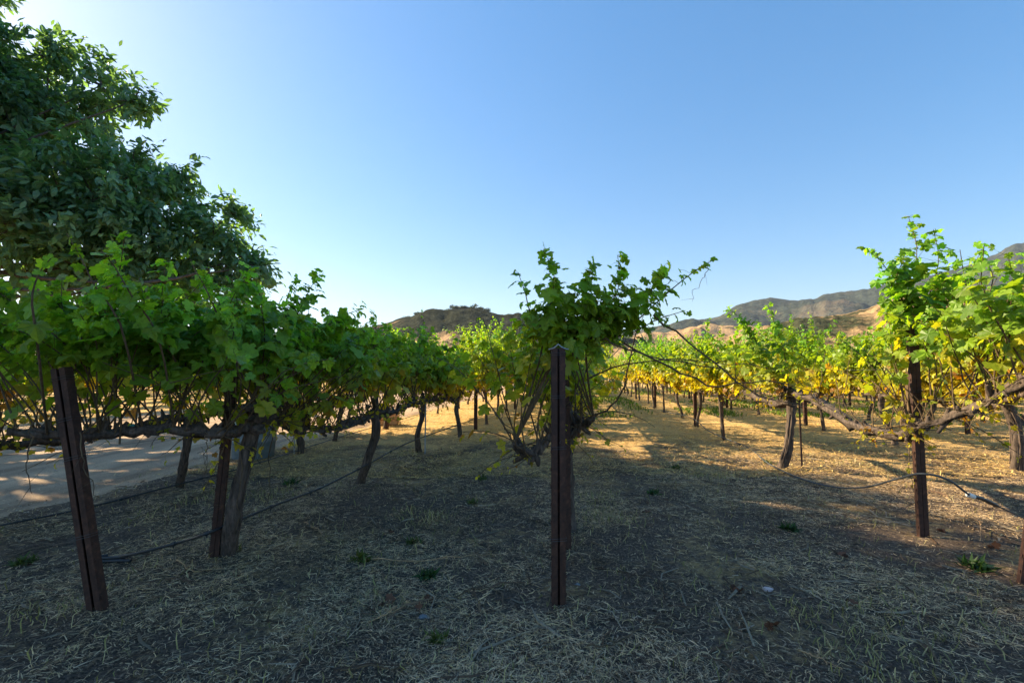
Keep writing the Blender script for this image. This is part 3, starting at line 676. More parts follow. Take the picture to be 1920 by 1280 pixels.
# ------------------------------------------------------------------ posts
def chan(w, dp, slot, t):
    h = w / 2; s = slot / 2
    return np.array([(-h, dp), (h, dp), (h, 0), (s, 0), (s, t), (h - t, t), (h - t, dp - t), (-h + t, dp - t), (-h + t, t), (-s, t), (-s, 0), (-h, 0)])
def prof_sweep(mb, prof, L, z0=-0.12, teeth=True):
    n = len(prof); v = np.vstack([np.column_stack([prof, np.full(n, z)]) for z in (z0, L)])
    k = np.arange(n); mb.add(v, np.stack([k, (k + 1) % n, (k + 1) % n + n, k + n], -1))
    for off in (0, n):                                   # caps from convex quads of the outline
        q = np.array([[0, 11, 8, 7], [11, 10, 9, 8], [0, 7, 6, 1], [1, 6, 5, 2], [2, 5, 4, 3]]) + off
        mb.add(v, q)
def steel_post(base, top, label, w=0.086, dp=0.055, slot=0.016, rz=0.0, ties=(0.25, 0.6, 0.8, 0.97), group="brown steel trellis posts"):
    base = np.array(base, float); top = np.array(top, float); L = np.linalg.norm(top - base)
    r = empty("trellis_post", base); q = Vector(top - base).to_track_quat('Z', 'Y').to_matrix()
    from mathutils import Matrix
    r.rotation_euler = (q @ Matrix.Rotation(0, 3, 'Z')).to_euler()
    # keep the slot turned to the aisle
    zax = nrm(top - base); yax = np.array([math.sin(rz), math.cos(rz), 0]); xax = nrm(np.cross(yax, zax)); yax = np.cross(zax, xax)
    m3 = Matrix((xax, yax, zax)).transposed(); r.rotation_euler = m3.to_euler()
    tag(r, label, "post", group)
    mb = MB(); prof_sweep(mb, chan(w, dp, slot, 0.006), L)
    for k in range(int(L / 0.11)):                       # punched wire hooks on both edges
        z = 0.08 + k * 0.11
        for s in (-1, 1): box(mb, (s * (w / 2 + 0.003), 0.012, z), (0.006, 0.008, 0.022))
    link("channel", mb.mesh("channel", M_rust), r)
    for t in ties:
        mb = MB(); z = L * t; h = w / 2 + 0.005
        for dz in (0, 0.014):
            pts = [(-h, -0.004, z + dz), (h, -0.004, z + dz + 0.006), (h, dp + 0.006, z + dz), (-h, dp + 0.006, z + dz - 0.003), (-h, -0.004, z + dz)]
            tube(mb, pts, 0.0017, 5)
        link("wire_tie", mb.mesh("wire_tie", M_wire), r)
    return r
gzv = lambda p: np.array([p[0], p[1], float(gz(p[0], p[1]))])
b0 = G(176, 1155); steel_post(gzv(b0), P(107, 690, b0[1] - 0.05), "brown steel end post leaning left in front of the leafiest vine", ties=(0.3, 0.62, 0.78, 0.95))
b0 = G(400, 1050); steel_post(gzv(b0), P(440, 655, b0[1] + 0.0), "dark brown steel post tilted right, beside the thick left vine trunk", w=0.068, dp=0.045, slot=0.004, rz=-0.3, ties=(0.7, 0.9))
b0 = G(1048, 1137); p0 = steel_post(gzv(b0), P(1047, 652, b0[1]), "straight brown steel end post standing in the middle of the view", w=0.088, slot=0.014)
mb = MB()
L = 1.61
for s in (-1, 1): tube(mb, smooth_path([(0, 0.02, L + 0.04), (s * 0.03, 0.0, L + 0.015), (s * 0.065, -0.01, L + 0.004)], 6), 0.004, 5)
link("wire_clip", mb.mesh("wire_clip", M_galv), p0)
b0 = G(1061, 1030); steel_post(gzv(b0), P(1057, 660, b0[1]), "brown steel post close behind the middle end post", w=0.09, slot=0.004, ties=(0.8,))
b0 = G(1734, 1004); steel_post(gzv(b0), P(1712, 600, b0[1]), "dark brown steel post on the right carrying the sagging vine arm", w=0.08, dp=0.04, slot=0.004, rz=0.1, ties=(0.45, 0.66))
b0 = G(1930, 1095); steel_post(gzv(b0), P(1972, 760, b0[1]), "brown steel end post cut by the right edge of the picture", w=0.09, slot=0.012, rz=0.5)
# row posts farther down: one mesh set, copied
pm = None; PG = "brown steel row posts down the rows"
rows_p = [('first row left of the centre post', X0['L1'], 11.8), ('row beside the sandy road', X0['L2'], 12.0), ('centre row', X0['C'], 10.4),
          ('first row right of the centre post', X0['R1'], 12.6), ('second row right of the centre post', X0['R2'], 12.8), ('third row right of the centre post', 9.2, 11.0),
          ('fourth row right of the centre post', 12.2, 14.0), ('nearest row beyond the sandy road', -17.5, 20), ('fifth row right of the centre post', 15.2, 17)]
for rn, x0, d0 in rows_p:
    for k in range(5):
        d = d0 + 6.9 * k; p = gzv(rowpt(x0 + 0.04, d)); lab = "brown steel row post, " + ordn(k + 1) + " standing post down the " + rn
        if pm is None:
            pm = steel_post(p, p + [0, 0, 1.62], lab, w=0.09, slot=0.01, ties=(0.62, 0.95), group=PG)
        else:
            r = copy_tree(pm); r.location = p; r.rotation_euler.z += 0.0; tag(r, lab, "post", PG); r.scale = (1, 1, 0.96 + 0.08 * ((k * 37) % 10) / 10)
# slim galvanised stakes beside trunks
sm = None
stk = [(P(797, 848, 8.3), "pale galvanised stake beside the vine with crossing stems", 1.75), (P(551, 852, 8.3), "pale galvanised stake beside the taped vine by the sandy road", 1.65),
       (P(1656, 790, 13.4), "tall pale stake rising above leaves between the right-hand rows", 2.7), (P(1357, 822, 10.0), "thin stake in the third vine of the right row", 1.5),
       (P(1504, 880, 7.0), "thin dark rod beside the grey leaning trunk", 1.1)]
for p, lab, L in stk:
    p = gzv(p); r = tag(empty("metal_stake", p), lab, "stake", "slim metal stakes at the trunks")
    mb = MB(); w = 0.012
    box(mb, (0, 0, L / 2 - 0.05), (0.026, 0.004, L + 0.1)); box(mb, (0, 0.012, L / 2 - 0.05), (0.004, 0.0199, L + 0.1))
    link("stake_bar", mb.mesh("stake_bar", M_galv if L > 1.55 else M_rust), r)
    mb = MB(); tube(mb, [(-0.03, -0.02, L * 0.6), (0.03, -0.02, L * 0.6 + .004), (0.04, 0.05, L * 0.6), (-0.04, 0.05, L * 0.6), (-0.03, -0.02, L * 0.6)], 0.002, 5); link("wire_tie", mb.mesh("wire_tie", M_wire), r)

# ------------------------------------------------------------------ wires and drip lines
def wire(pts, lab, r=0.0016, m=M_wire, name="trellis_wire", cat="wire", group="trellis wires along the rows", sides=5, n=60):
    mb = MB(); tube(mb, smooth_path(pts, n), r, sides); o = link(name, mb.mesh(name, m, True)); tag(o, lab, cat, group); return o
def sagwire(x0, d0, d1, z, sag, step=6.9, dx=0):
    p = []
    d = d0
    while d < d1:
        a = rowpt(x0 + dx, d); p.append(a + [0, 0, z]); a = rowpt(x0 + dx, d + step / 2); p.append(a + [0, 0, z - sag]); d += step
    return p
for x0, nm, d0 in ((X0['L1'], "first left row", 2.75), (X0['L2'], "row beside the sandy road", 3.0), (X0['C'], "centre row", 2.83), (X0['R1'], "first right row", 3.2), (X0['R2'], "second right row", 4.5), (9.2, "third right row", 7)):
    wire(sagwire(x0, d0, 45, 1.02, 0.03), "low steel wire carrying the arms of the " + nm)
    wire(sagwire(x0, d0, 45, 1.5, 0.02), "high steel wire under the leaves of the " + nm)
def hose(pts, lab, r, m, parts=()):
    root = tag(empty("drip_hose", pts[0]), lab, "hose", "drip hoses along the rows"); pl = np.array(pts) - np.array(pts[0])
    mb = MB(); path = smooth_path(pl, 110); tube(mb, path, r, 8); link("tube", mb.mesh("tube", m, True), root); return root, path
h1 = [gzv(G(200, 1050)) + [0, 0, .02], P(260, 1036, 3.6), P(340, 1015, 3.62), P(405, 993, 3.6), P(520, 945, 4.3), P(600, 915, 5.0), P(690, 870, 6.0), P(760, 832, 7.4), P(830, 806, 9.3), P(890, 785, 12)]
r, path = hose(h1, "black drip hose rising from the ground end at the left row, past the bowed trunk", 0.0105, M_hose)
for k in (22, 34, 47, 58, 70, 80):
    mb = MB(); d = nrm(path[k + 1] - path[k]); tube(mb, [path[k] - d * 0.012, path[k] + d * 0.012], 0.017, 8); tube(mb, [path[k], path[k] + [0, 0, -0.03]], 0.006, 5)
    link("emitter", mb.mesh("emitter", M_hose), r)
mb = MB(); e = path[0]                                    # folded and sleeved hose end
tube(mb, smooth_path([e + [0.10, 0.03, 0.01], e + [0, 0, 0], e + [-0.06, -0.03, -0.005], e + [-0.045, -0.06, 0.0], e + [0.04, -0.05, 0.0], e + [0.22, -0.04, 0.0]], 18), 0.013, 7)
tube(mb, smooth_path([e + [0.0, 0.01, 0.02], e + [-0.05, -0.02, 0.02], e + [-0.02, -0.05, 0.02], e + [0.18, -0.02, 0.02]], 14), 0.011, 7)
link("folded_end", mb.mesh("folded_end", M_hose, True), r)
h2 = [P(-200, 1035, 4.0), P(0, 985, 4.3), P(160, 952, 4.9), P(340, 906, 5.8), P(450, 878, 6.6), P(540, 850, 8), P(640, 818, 10), P(720, 795, 12.5), P(790, 775, 16)]
r, path = hose(h2, "thin black drip hose along the edge of the sandy road", 0.0095, M_hose)
for k in (32, 45, 60, 75):
    mb = MB(); d = nrm(path[k + 1] - path[k]); tube(mb, [path[k] - d * 0.012, path[k] + d * 0.012], 0.016, 8); link("emitter", mb.mesh("emitter", M_hose), r)
h3 = [P(1240, 770, 14), P(1296, 783, 12), P(1330, 808, 10.5), P(1400, 838, 9), P(1440, 868, 7.2), P(1500, 896, 6.2), P(1560, 912, 5.7), P(1620, 913, 5.1), P(1680, 898, 4.5), P(1725, 888, 3.98), P(1775, 898, 3.95), P(1818, 928, 4.1)]
r, path = hose(h3, "grey irrigation hose curving past the right-hand brown post", 0.0095, M_bhose)
mb = MB(); e = path[-1]; e2 = P(1868, 947, 4.15) - np.array(h3[0]); e3 = P(1950, 985, 4.2) - np.array(h3[0])
tube(mb, [e - nrm(e2 - e) * 0.02, e + nrm(e2 - e) * 0.045], 0.021, 10); link("coupling", mb.mesh("coupling", M_white), r)
mb = MB(); tube(mb, smooth_path([e, (e + e2) / 2 + [0, 0, .01], e2], 8), 0.018, 10); link("sleeve", mb.mesh("sleeve", M_hose), r)
mb = MB(); tube(mb, smooth_path([e2, (e2 + e3) / 2, e3], 8), 0.007, 7); link("end_tube", mb.mesh("end_tube", M_hose), r)

# ------------------------------------------------------------------ barrel, drum, crate
def lathe(mb, prof, n=28, mi=0):
    a = np.linspace(0, 2 * math.pi, n, endpoint=False); k = len(prof)
    v = np.array([[r * math.cos(t), r * math.sin(t), z] for r, z in prof for t in a])
    i, j = np.meshgrid(np.arange(k - 1), np.arange(n), indexing='ij')
    mb.add(v, np.stack([i * n + j, i * n + (j + 1) % n, (i + 1) * n + (j + 1) % n, (i + 1) * n + j], -1).reshape(-1, 4), mi=mi)
def drum(base, R, H, m, lab, rim=True):
    r = tag(empty("barrel", base), lab, "barrel"); mb = MB()
    lathe(mb, [(0.001, 0), (R * .86, 0), (R * .9, .02), (R * .95, H * .3), (R, H * .32), (R * .97, H * .36), (R * .98, H * .64), (R * 1.01, H * .67), (R * .97, H * .7), (R * .92, H * .97), (R * .86, H), (R * .84, H * .98), (0.001, H * .98)])
    link("body", mb.mesh("body", m, True), r)
    mb = MB(); lathe(mb, [(R * .86, H * .985), (R * .9, H * 1.0), (R * .9, H * 1.02), (R * .8, H * 1.025), (0.001, H * 1.03)]); link("lid", mb.mesh("lid", M_barrel if m is M_barrel else M_pale, True), r)
b0 = gzv(G(475, 856)); drum(b0, 0.36, 0.86, M_barrel, "blue-grey plastic barrel standing behind the thick left vine trunk")
b0 = gzv(G(533, 778)); drum(b0, 0.30, 0.82, M_pale, "pale drum farther away on the sunlit sandy road")
b0 = gzv(G(722, 800) + [0, 0.35, 0]); r = tag(empty("wooden_crate", b0, 0.1), "small orange-brown slatted crate behind a brown row post", "crate"); 
for z in (0.09, 0.22, 0.35):
    for s in (-1, 1):
        mb = MB(); box(mb, (0, s * 0.2, z), (0.5, 0.018, 0.1)); link("slat", mb.mesh("slat", M_crate), r)
        mb = MB(); box(mb, (s * 0.26, 0, z), (0.018, 0.376, 0.1)); link("slat", mb.mesh("slat", M_crate), r)
for sx in (-1, 1):
    for sy in (-1, 1):
        mb = MB(); box(mb, (sx * 0.225, sy * 0.17, 0.205), (0.04, 0.04, 0.41)); link("corner_post", mb.mesh("corner_post", M_crate), r)
mb = MB(); box(mb, (0, 0, 0.03), (0.49, 0.36, 0.02)); link("bottom", mb.mesh("bottom", M_crate), r)

SUNSPOT_CUTS = [(G(px, py)[:2], rx, ry) for px, py, rx, ry in ((95, 938, .2, .12), (235, 884, .3, .16), (215, 906, .22, .16), (55, 896, .3, .14), (15, 900, .2, .12), (120, 930, .2, .12), (165, 857, .35, .2), (200, 845, .4, .22), (380, 886, .28, .16),
        (150, 885, .2, .15), (440, 868, .3, .2), (90, 850, .35, .2), (260, 866, .3, .18), (-30, 870, .4, .25), (320, 850, .35, .2), (60, 925, .15, .1), (270, 905, .2, .12), (100, 905, .3, .16), (150, 872, .3, .14), (210, 925, .16, .1), (20, 930, .3, .14), (60, 865, .4, .18), (300, 880, .22, .12), (350, 866, .3, .14), (410, 852, .3, .16), (240, 845, .4, .2))]
# ------------------------------------------------------------------ the large shade tree at the left
def tree(root_loc, lobes, trunk_pts, limbs, label, nleaf, seed, size=0.2):
    g = rng_(seed); root = tag(empty("shade_tree", root_loc), label, "tree"); o = np.array(root_loc)
    mb = MB(); tube(mb, smooth_path(np.array(trunk_pts) - o, 14), np.linspace(0.42, 0.26, 14), 14, rough=0.06, rng=g); link("trunk", mb.mesh("trunk", M_tbark, True), root)
    mb = MB()
    for L in lobes:
        c = np.array(L[:3]) - o; s = np.array(trunk_pts[-1]) - o + g.normal(0, .3, 3)
        mid = (s + c) / 2 + g.normal(0, .7, 3) + [0, 0, -.2]
        tube(mb, smooth_path([s, mid, c], 10), np.linspace(0.05, 0.02, 10), 7, rough=0.06, rng=g)
        for _ in range(6):
            e = c + nrm(g.normal(0, 1, 3)) * L[3] * g.uniform(.5, .9); tube(mb, cane_path(g, c, e - c, np.linalg.norm(e - c), 0.1, 6, .1), np.linspace(0.035, 0.008, 6), 5)
    link("limbs", mb.mesh("limbs", M_tbark, True), root)
    vol = np.array([L[3] ** 2 * L[4] for L in lobes]); share = vol / vol.sum()
    mb = MB()
    for L, sh in zip(lobes, share):
        c = np.array(L[:3]) - o; R = L[3]; nl = int(nleaf * sh); ncl = max(8, nl // 34)
        d = nrm(g.normal(0, 1, (ncl, 3))); rr = R * np.where(g.random(ncl) < .72, g.uniform(.72, 1.04, ncl), g.uniform(.2, .75, ncl))
        lump = 0.82 + 0.36 * fbm(d[:, 0] * 2.2 + c[0], d[:, 1] * 2.2 + d[:, 2] * 3 + c[2], 3)
        cc = c + d * (rr * lump)[:, None] * np.array([1, 1, 0.9])
        # sprays: each twig carries leaves fanned along and drooping
        tw = nrm(d * 0.9 + g.normal(0, .5, (ncl, 3)) + [0, 0, -0.15])
        K = 34; t = g.random((ncl, K)); base = cc[:, None] + tw[:, None] * (t[..., None] - 0.5) * 0.75 + g.normal(0, 0.10, (ncl, K, 3))
        yd = tw[:, None] * 0.9 + g.normal(0, .55, (ncl, K, 3)) + np.array([0, 0, -0.45])
        nd = np.array([0, 0, 1.0]) + g.normal(0, .5, (ncl, K, 3)) + d[:, None] * .5
        base = base.reshape(-1, 3); N = len(base)
        cl = np.repeat(g.random(ncl), K)[:, None]
        colr = np.array([0.11, 0.22, 0.13]) * (0.6 + 0.8 * g.random((N, 1))) + cl * np.array([0.018, 0.026, 0.002])
        # leaves removed along the sun's rays to shape sunspots on the road
        bw = base + o; S = np.array(sdir); gp = bw - S * (bw[:, 2] / S[2])[:, None]
        keep = np.ones(N, bool)
        for (sx, sy), rx, ry in [(c_, a_ * 1.05 + .11, b_ * 1.05 + .10) for c_, a_, b_ in SUNSPOT_CUTS]: keep &= ((gp[:, 0] - sx) / rx) ** 2 + ((gp[:, 1] - sy) / ry) ** 2 > g.uniform(.8, 1.1, N)
        base, colr, N = base[keep], colr[keep], int(keep.sum()); yd = yd.reshape(-1, 3)[keep]; nd = nd.reshape(-1, 3)[keep]
        put_leaves(mb, TREE_LEAF, base, yd.reshape(-1, 3), nd.reshape(-1, 3), size * g.uniform(.7, 1.25, N), colr)
    link("crown", mb.mesh("crown", M_tree), root)
def lobe(px, py, y, rpx, w=1.0):
    p = P(px, py, y); return (p[0], p[1], p[2], rpx / FPX * y, w)
lobes = [lobe(95, 104, 13, 50), lobe(22, 185, 13, 70), lobe(190, 160, 13, 52), lobe(80, 270, 13, 125), lobe(250, 190, 12.6, 38), lobe(245, 330, 12.6, 70), lobe(330, 325, 12.5, 32),
         lobe(400, 445, 12.8, 58), lobe(440, 400, 12.8, 26), lobe(435, 490, 12.6, 60), lobe(478, 500, 12.7, 30), lobe(290, 440, 12.2, 88), lobe(190, 400, 12, 150), lobe(60, 400, 11.5, 150), lobe(330, 520, 12.4, 90), lobe(460, 535, 12.8, 40),
         lobe(150, 500, 11.6, 100), lobe(-160, 300, 12, 160), lobe(-60, 440, 10.5, 140), lobe(-330, 120, 13, 140)]
lobes += [(-14.5, 7.0, 6.6, 3.0, .5), (-13.2, 5.4, 5.6, 2.8, 1), (-16.2, 9.5, 10.6, 3.0, 1), (-18, 11.5, 10.4, 3.0, .9), (-17, 11.3, 11.5, 2.5, 1), (-19.5, 12.5, 11.0, 3.2, .8), (-17.5, 12, 8.5, 3.4, 0.8), (-14.0, 8.2, 9.2, 2.5, .6), (-16.8, 13.6, 7.5, 2.4, .6), (-12.0, 4.2, 5.2, 1.7, .9), (-15, 5.5, 8.6, 2.4, 1),  # unseen crown lobes added left of the view to shade the foreground
          (-16.6, 12.9, 11.0, 2.2, 0.9), (-14.8, 12.6, 9.2, 1.9, 0.8), (-13, 3.2, 6.0, 2.4, 1), (-16, 7.5, 9.8, 2.4, 1), (-14, 2.2, 5.0, 1.8, 1)]
tree((-14.6, 9.6, 0), lobes, [(-14.6, 9.6, -0.2), (-14.5, 9.5, 1.2), (-14.3, 9.6, 2.6), (-14.2, 9.7, 3.8)], None, "huge dark broadleaf tree rising behind the left vines", 150000, 5, 0.24)

# ------------------------------------------------------------------ oaks on the hills
def oak_mesh(seed, R, n=420):
    g = rng_(seed); mb = MB(); mt = MB(); tube(mt, [(0, 0, -1), (0.1 * R, 0, R * 0.5), (0, 0, R * 0.9)], [0.09 * R, 0.07 * R, 0.05 * R], 6)
    for k in range(4): tube(mt, [(0, 0, R * .5), tuple(nrm(g.normal(0, 1, 3)) * [R * .5, R * .5, R * .25] + [0, 0, R * .85])], [0.05 * R, 0.02 * R], 5)
    for k in range(7):
        c = g.normal(0, 1, 3) * [R * .42, R * .42, R * .14] + [0, 0, R * .95]; N = n // 7
        d = nrm(g.normal(0, 1, (N, 3))); p = c + d * R * .42 * g.uniform(.7, 1.05, (N, 1)) * [1, 1, .75]
        put_leaves(mb, LEAF_XL, p, g.normal(0, 1, (N, 3)), d + g.normal(0, .4, (N, 3)), np.full(N, R * .2), np.array([0.022, 0.034, 0.02]) * g.uniform(.5, 1.7, (N, 1)))
    return mt.mesh("trunk", M_tbark), mb.mesh("crown", M_tree)
om = [oak_mesh(300 + k, 9.0) for k in range(3)]
Xh, Dh, Zh = HC; mid = Xh.shape[0] // 2
cr_px = np.linspace(430, 1320, Xh.shape[1])
OL = {762: "lone dark oak on the bare left shoulder of the middle hill", 775: "broad dark oak left of the hilltop grove", 785: "dark oak beside the broad one on the hill's left shoulder", 808: "oak between the shoulder and the hilltop grove",
      822: "oak at the left foot of the hilltop grove", 842: "first oak climbing to the hilltop", 852: "second oak climbing to the hilltop", 862: "oak just left of the very top", 871: "oak on the very top of the middle hill", 880: "oak just right of the very top",
      889: "oak at the right end of the hilltop grove", 898: "oak on the right side below the hilltop", 910: "oak low on the right slope of the middle hill", 934: "tiny oak alone on the right ridge", 952: "small oak near the centre vine on the right ridge"}
for k, (px, lab) in enumerate(OL.items()):
    j = int(np.argmin(abs(cr_px - px))); i = mid - 1; s = [1.0, 0.8, 1.15, 0.9][k % 4] * (0.55 if px > 925 else 1.0)
    r = empty("oak_tree", (Xh[i, j], Dh[i, j], Zh[i, j] - 5.0), k * 1.3); r.scale = (s * 1.0, s * 1.0, s * .75)
    link("trunk", om[k % 3][0], r); link("crown", om[k % 3][1], r); tag(r, lab, "tree", "oaks on the middle hill")

# ------------------------------------------------------------------ ground litter
def strands(n, rmin, rmax, seed, cols, L=(0.04, 0.16), w=0.0022, tilt=0.14, mask=None, mat_=M_straw, upright=False, pw=1.0):
    g = rng_(seed); th = g.uniform(-1.0, 1.0, n); u = g.random(n) ** pw
    y = rmin + (rmax - rmin) * u; x = np.tan(th * 0.93) * y * 0.98
    if mask is not None: k = mask(x, y, g); x, y = x[k], y[k]
    n = len(x); z = gz(x, y)
    a = g.uniform(0, 2 * math.pi, n); ln = g.uniform(*L, n) * (0.5 + 0.8 * g.random(n)); ww = w * (0.6 + 0.9 * g.random(n)) * (1 + np.hypot(x, y) * 0.16)
    el = np.abs(g.normal(0, tilt, n)); 
    if upright: el = g.uniform(0.9, 1.5, n)
    d = np.column_stack([np.cos(a) * np.cos(el), np.sin(a) * np.cos(el), np.sin(el)]); s = np.column_stack([-np.sin(a), np.cos(a), g.normal(0, .3, n)]) * ww[:, None]
    p0 = np.column_stack([x, y, z + 0.003 + (0 if upright else 0.014 * g.random(n))]); bend = np.column_stack([-np.sin(a), np.cos(a), 0 * a]) * (g.normal(0, .18, n) * ln)[:, None]
    p1 = p0 + d * ln[:, None] * .5 + bend; p2 = p0 + d * ln[:, None] + np.array([0, 0, -1]) * (ln * (0.25 if upright else np.sin(el) * .7))[:, None]
    V = np.stack([p0 - s, p0 + s, p1 + s, p1 - s, p2 + s * .4, p2 - s * .4], 1)
    F = (np.array([[0, 1, 2, 3], [3, 2, 4, 5]])[None] + (np.arange(n) * 6)[:, None, None]).reshape(-1, 4)
    c = np.array(cols)[g.integers(0, len(cols), n)] * g.uniform(.6, 1.25, (n, 1))
    mb = MB(); mb.add(V.reshape(-1, 3), F, np.repeat(c, 6, 0)); return mb, mat_
def m_patch(lo, hi, sc, ox=0):
    def f(x, y, g):
        v = fbm(x * sc + ox, y * sc + ox * 2, 3); off = (-(x - SL * y) - 5.5) < g.exponential(0.35, len(x))
        return (g.random(len(x)) < np.clip((v - lo) / (hi - lo), 0.08, 1)) & off
    return f
SC = [(0.95, 0.70, 0.42), (0.84, 0.61, 0.36), (0.64, 0.48, 0.32), (0.97, 0.68, 0.34), (0.2, 0.16, 0.12), (0.1,0.08,0.07)]
mb, m_ = strands(330000, 1.6, 8.5, 61, SC, L=(0.02, 0.09), w=0.0009, mask=m_patch(0.42, 0.62, 1.3), pw=0.9)
tag(link("straw_litter", mb.mesh("straw_litter", m_)), "bleached straw and dry grass clippings over dark soil", "straw", kind="stuff")
mb, m_ = strands(130000, 6.5, 32, 62, [(0.8, 0.55, 0.2), (0.7, 0.48, 0.2), (0.85, 0.62, 0.26), (0.42, 0.28, 0.12)], L=(0.05, 0.16), w=0.0015, tilt=0.3, mask=m_patch(0.25, 0.5, 0.8, 4), pw=1.3)  # gold of the sunlit stretch put into the grass colour
tag(link("dry_grass", mb.mesh("dry_grass", m_)), "mown dry grass tinted sunlit gold between the rows farther back", "grass", kind="stuff")
mb, m_ = strands(230000, 1.6, 8.5, 67, [(0.62, 0.44, 0.26), (0.42, 0.3, 0.19), (0.28, 0.2, 0.13), (0.12, .085, .06)], L=(0.01, 0.05), w=0.0012, tilt=0.35, mask=m_patch(0.38, 0.6, 1.9, 6), pw=0.9)
tag(link("chaff", mb.mesh("chaff", m_)), "fine broken straw chaff matted over dark soil", "chaff", kind="stuff")
mb, m_ = strands(40000, 1.8, 9, 63, [(0.42, 0.36, 0.16), (0.5, 0.42, 0.22), (0.3, 0.28, 0.1)], L=(0.04, 0.11), w=0.0016, mask=m_patch(0.56, 0.68, 1.1, 9), upright=True)
tag(link("grass_stubble", mb.mesh("grass_stubble", m_)), "short upright dry grass stubble in loose patches", "grass", kind="stuff")
def green_mask(x, y, g):
    v = fbm(x * .35 + 3, y * .35 + 8, 3); q = x - SL * y
    return (g.random(len(x)) < np.clip((v - .40) / .12, 0, 1)) & (q > 0.6) & (np.abs((q - 3.08 + 1.5) % 3.05 - 1.5) > 0.55)
mb, m_ = strands(60000, 15, 42, 64, [(0.10, 0.2, 0.03), (0.16, 0.26, 0.04), (0.2, 0.25, 0.06)], L=(0.1, 0.22), w=0.004, mask=green_mask, upright=True, mat_=M_grass, pw=1.2)
tag(link("green_grass", mb.mesh("green_grass", m_)), "bright green grass growing between the distant right rows", "grass", kind="stuff")

g = rng_(88); n = 9000; y = 3 + 17 * g.random(n) ** 1.4; x = SL * y - 5.6 - 8 * g.random(n) ** 1.3; z = gz(x, y) + 0.006
T8 = np.array([[1, 0, 0], [0, 1, 0], [-1, 0, 0], [0, -1, 0], [0, 0, .7], [0, 0, -.5]], float); F8 = np.array([[0, 1, 4], [1, 2, 4], [2, 3, 4], [3, 0, 4]])
R8 = g.uniform(.003, .011, (n, 1, 1)) * (1 + g.random((n, 1, 1)) ** 6 * 1.5); V = np.stack([x, y, z], -1)[:, None] + T8[None] * R8 * g.uniform(.6, 1.4, (n, 6, 1))
mb = MB(); mb.add(V.reshape(-1, 3), (F8[None] + (np.arange(n) * 6)[:, None, None]).reshape(-1, 3), np.repeat(np.array([[.5, .4, .3]]) * g.uniform(.4, 1.3, (n, 1)), 6, 0))
tag(link("gravel", mb.mesh("gravel", M_straw)), "loose gravel and grit on the sandy road", "gravel", kind="stuff")
# weeds: single green tufts
WG = "green weeds on the vineyard floor"
weeds = [(545, 908, 0.16, "low green weed patch behind the left tilted post"), (45, 1055, 0.13, "dark green weed left of the leaning end post"), (678, 1048, 0.14, "flat green weed in the middle of the left aisle"),
         (802, 1082, 0.13, "upright green tuft left of the middle end post"), (775, 1018, 0.11, "green tuft just above the upright tuft"), (818, 1195, 0.10, "thin green tuft below the small grey stone"),
         (1482, 995, 0.15, "bright green weed in the right aisle"), (1268, 880, 0.12, "small dark weed where the right aisle turns sunny"), (885, 942, 0.10, "small weed left of the middle posts"), (1830, 1062, 0.18, "spreading green weed at the lower right"),
         (1440, 870, 0.12, "weed at the foot of the grey leaning trunk"), (430, 1036, 0.12, "bright green weed at the foot of the thick left trunk"), (1225, 925, 0.13, "pale green tuft right of the middle posts"), (905, 900, 0.12, "yellow-green tuft near the drooping shoots")]
for k, (px, py, R, lab) in enumerate(weeds):
    g = rng_(400 + k); R *= 0.75; b0 = gzv(G(px, py)); r = tag(empty("weed", b0), lab, "weed", WG); mb = MB(); n = 70
    a = g.uniform(0, 6.28, n); e = g.uniform(.25, 1.3, n); L = R * g.uniform(.4, 1.0, n)
    d = np.column_stack([np.cos(a) * np.cos(e), np.sin(a) * np.cos(e), np.sin(e)]); p = np.column_stack([g.normal(0, R * .3, n), g.normal(0, R * .3, n), np.zeros(n)])
    put_leaves(mb, (LEAF_XL[0] * [0.3, 1, 1], LEAF_XL[1]), p, d, np.tile([0, 0, 1.0], (n, 1)) + g.normal(0, .3, (n, 3)), L, np.array([0.035, 0.075, 0.025]) * g.uniform(.6, 1.6, (n, 1)) + [0.03 * (k % 3), 0.02 * (k % 3), 0])
    link("leaves", mb.mesh("leaves", M_grass), r)
# fallen dead leaves
FL = [(785, 1135, "curled rust-brown dead leaf beside the grey stone"), (806, 1120, "reddish dead leaf right of the curled brown one"), (735, 998, "pinkish dead leaf in the left aisle"), (1378, 1108, "brown dead leaf beside the pale pink stone"),
      (1862, 1028, "large orange-brown dead leaf at the lower right"), (1590, 1128, "brown dead leaf below the right aisle's stubble"), (1450, 1180, "dull brown dead leaf low in the right aisle"), (725, 1128, "small red dead leaf left of the grey stone"),
      (1210, 965, "orange dead leaf right of the middle posts"), (1580, 1045, "upright pink-brown dead leaf in dry stubble"), (1765, 995, "brown dead leaf by the foot of the right post")]
for k, (px, py, lab) in enumerate(FL):
    g = rng_(500 + k); b0 = gzv(G(px, py)) + [0, 0, 0.02]; mb = MB()
    put_leaves(mb, LEAF_HI, np.zeros((3, 3)) + g.normal(0, .02, (3, 3)) * [1, 1, .3], g.normal(0, 1, (3, 3)) * [1, 1, .3], np.tile([0, 0, 1.0], (3, 1)) + g.normal(0, .6, (3, 3)), np.array([.055, .04, .04]), np.array([0.13, 0.06, 0.035]) * g.uniform(.5, 1.5, (3, 1)))
    me = mb.mesh("dead_leaf", M_straw); tag(link("dead_leaf", me, None, b0), lab, "dead leaf", "dead leaves on the ground")
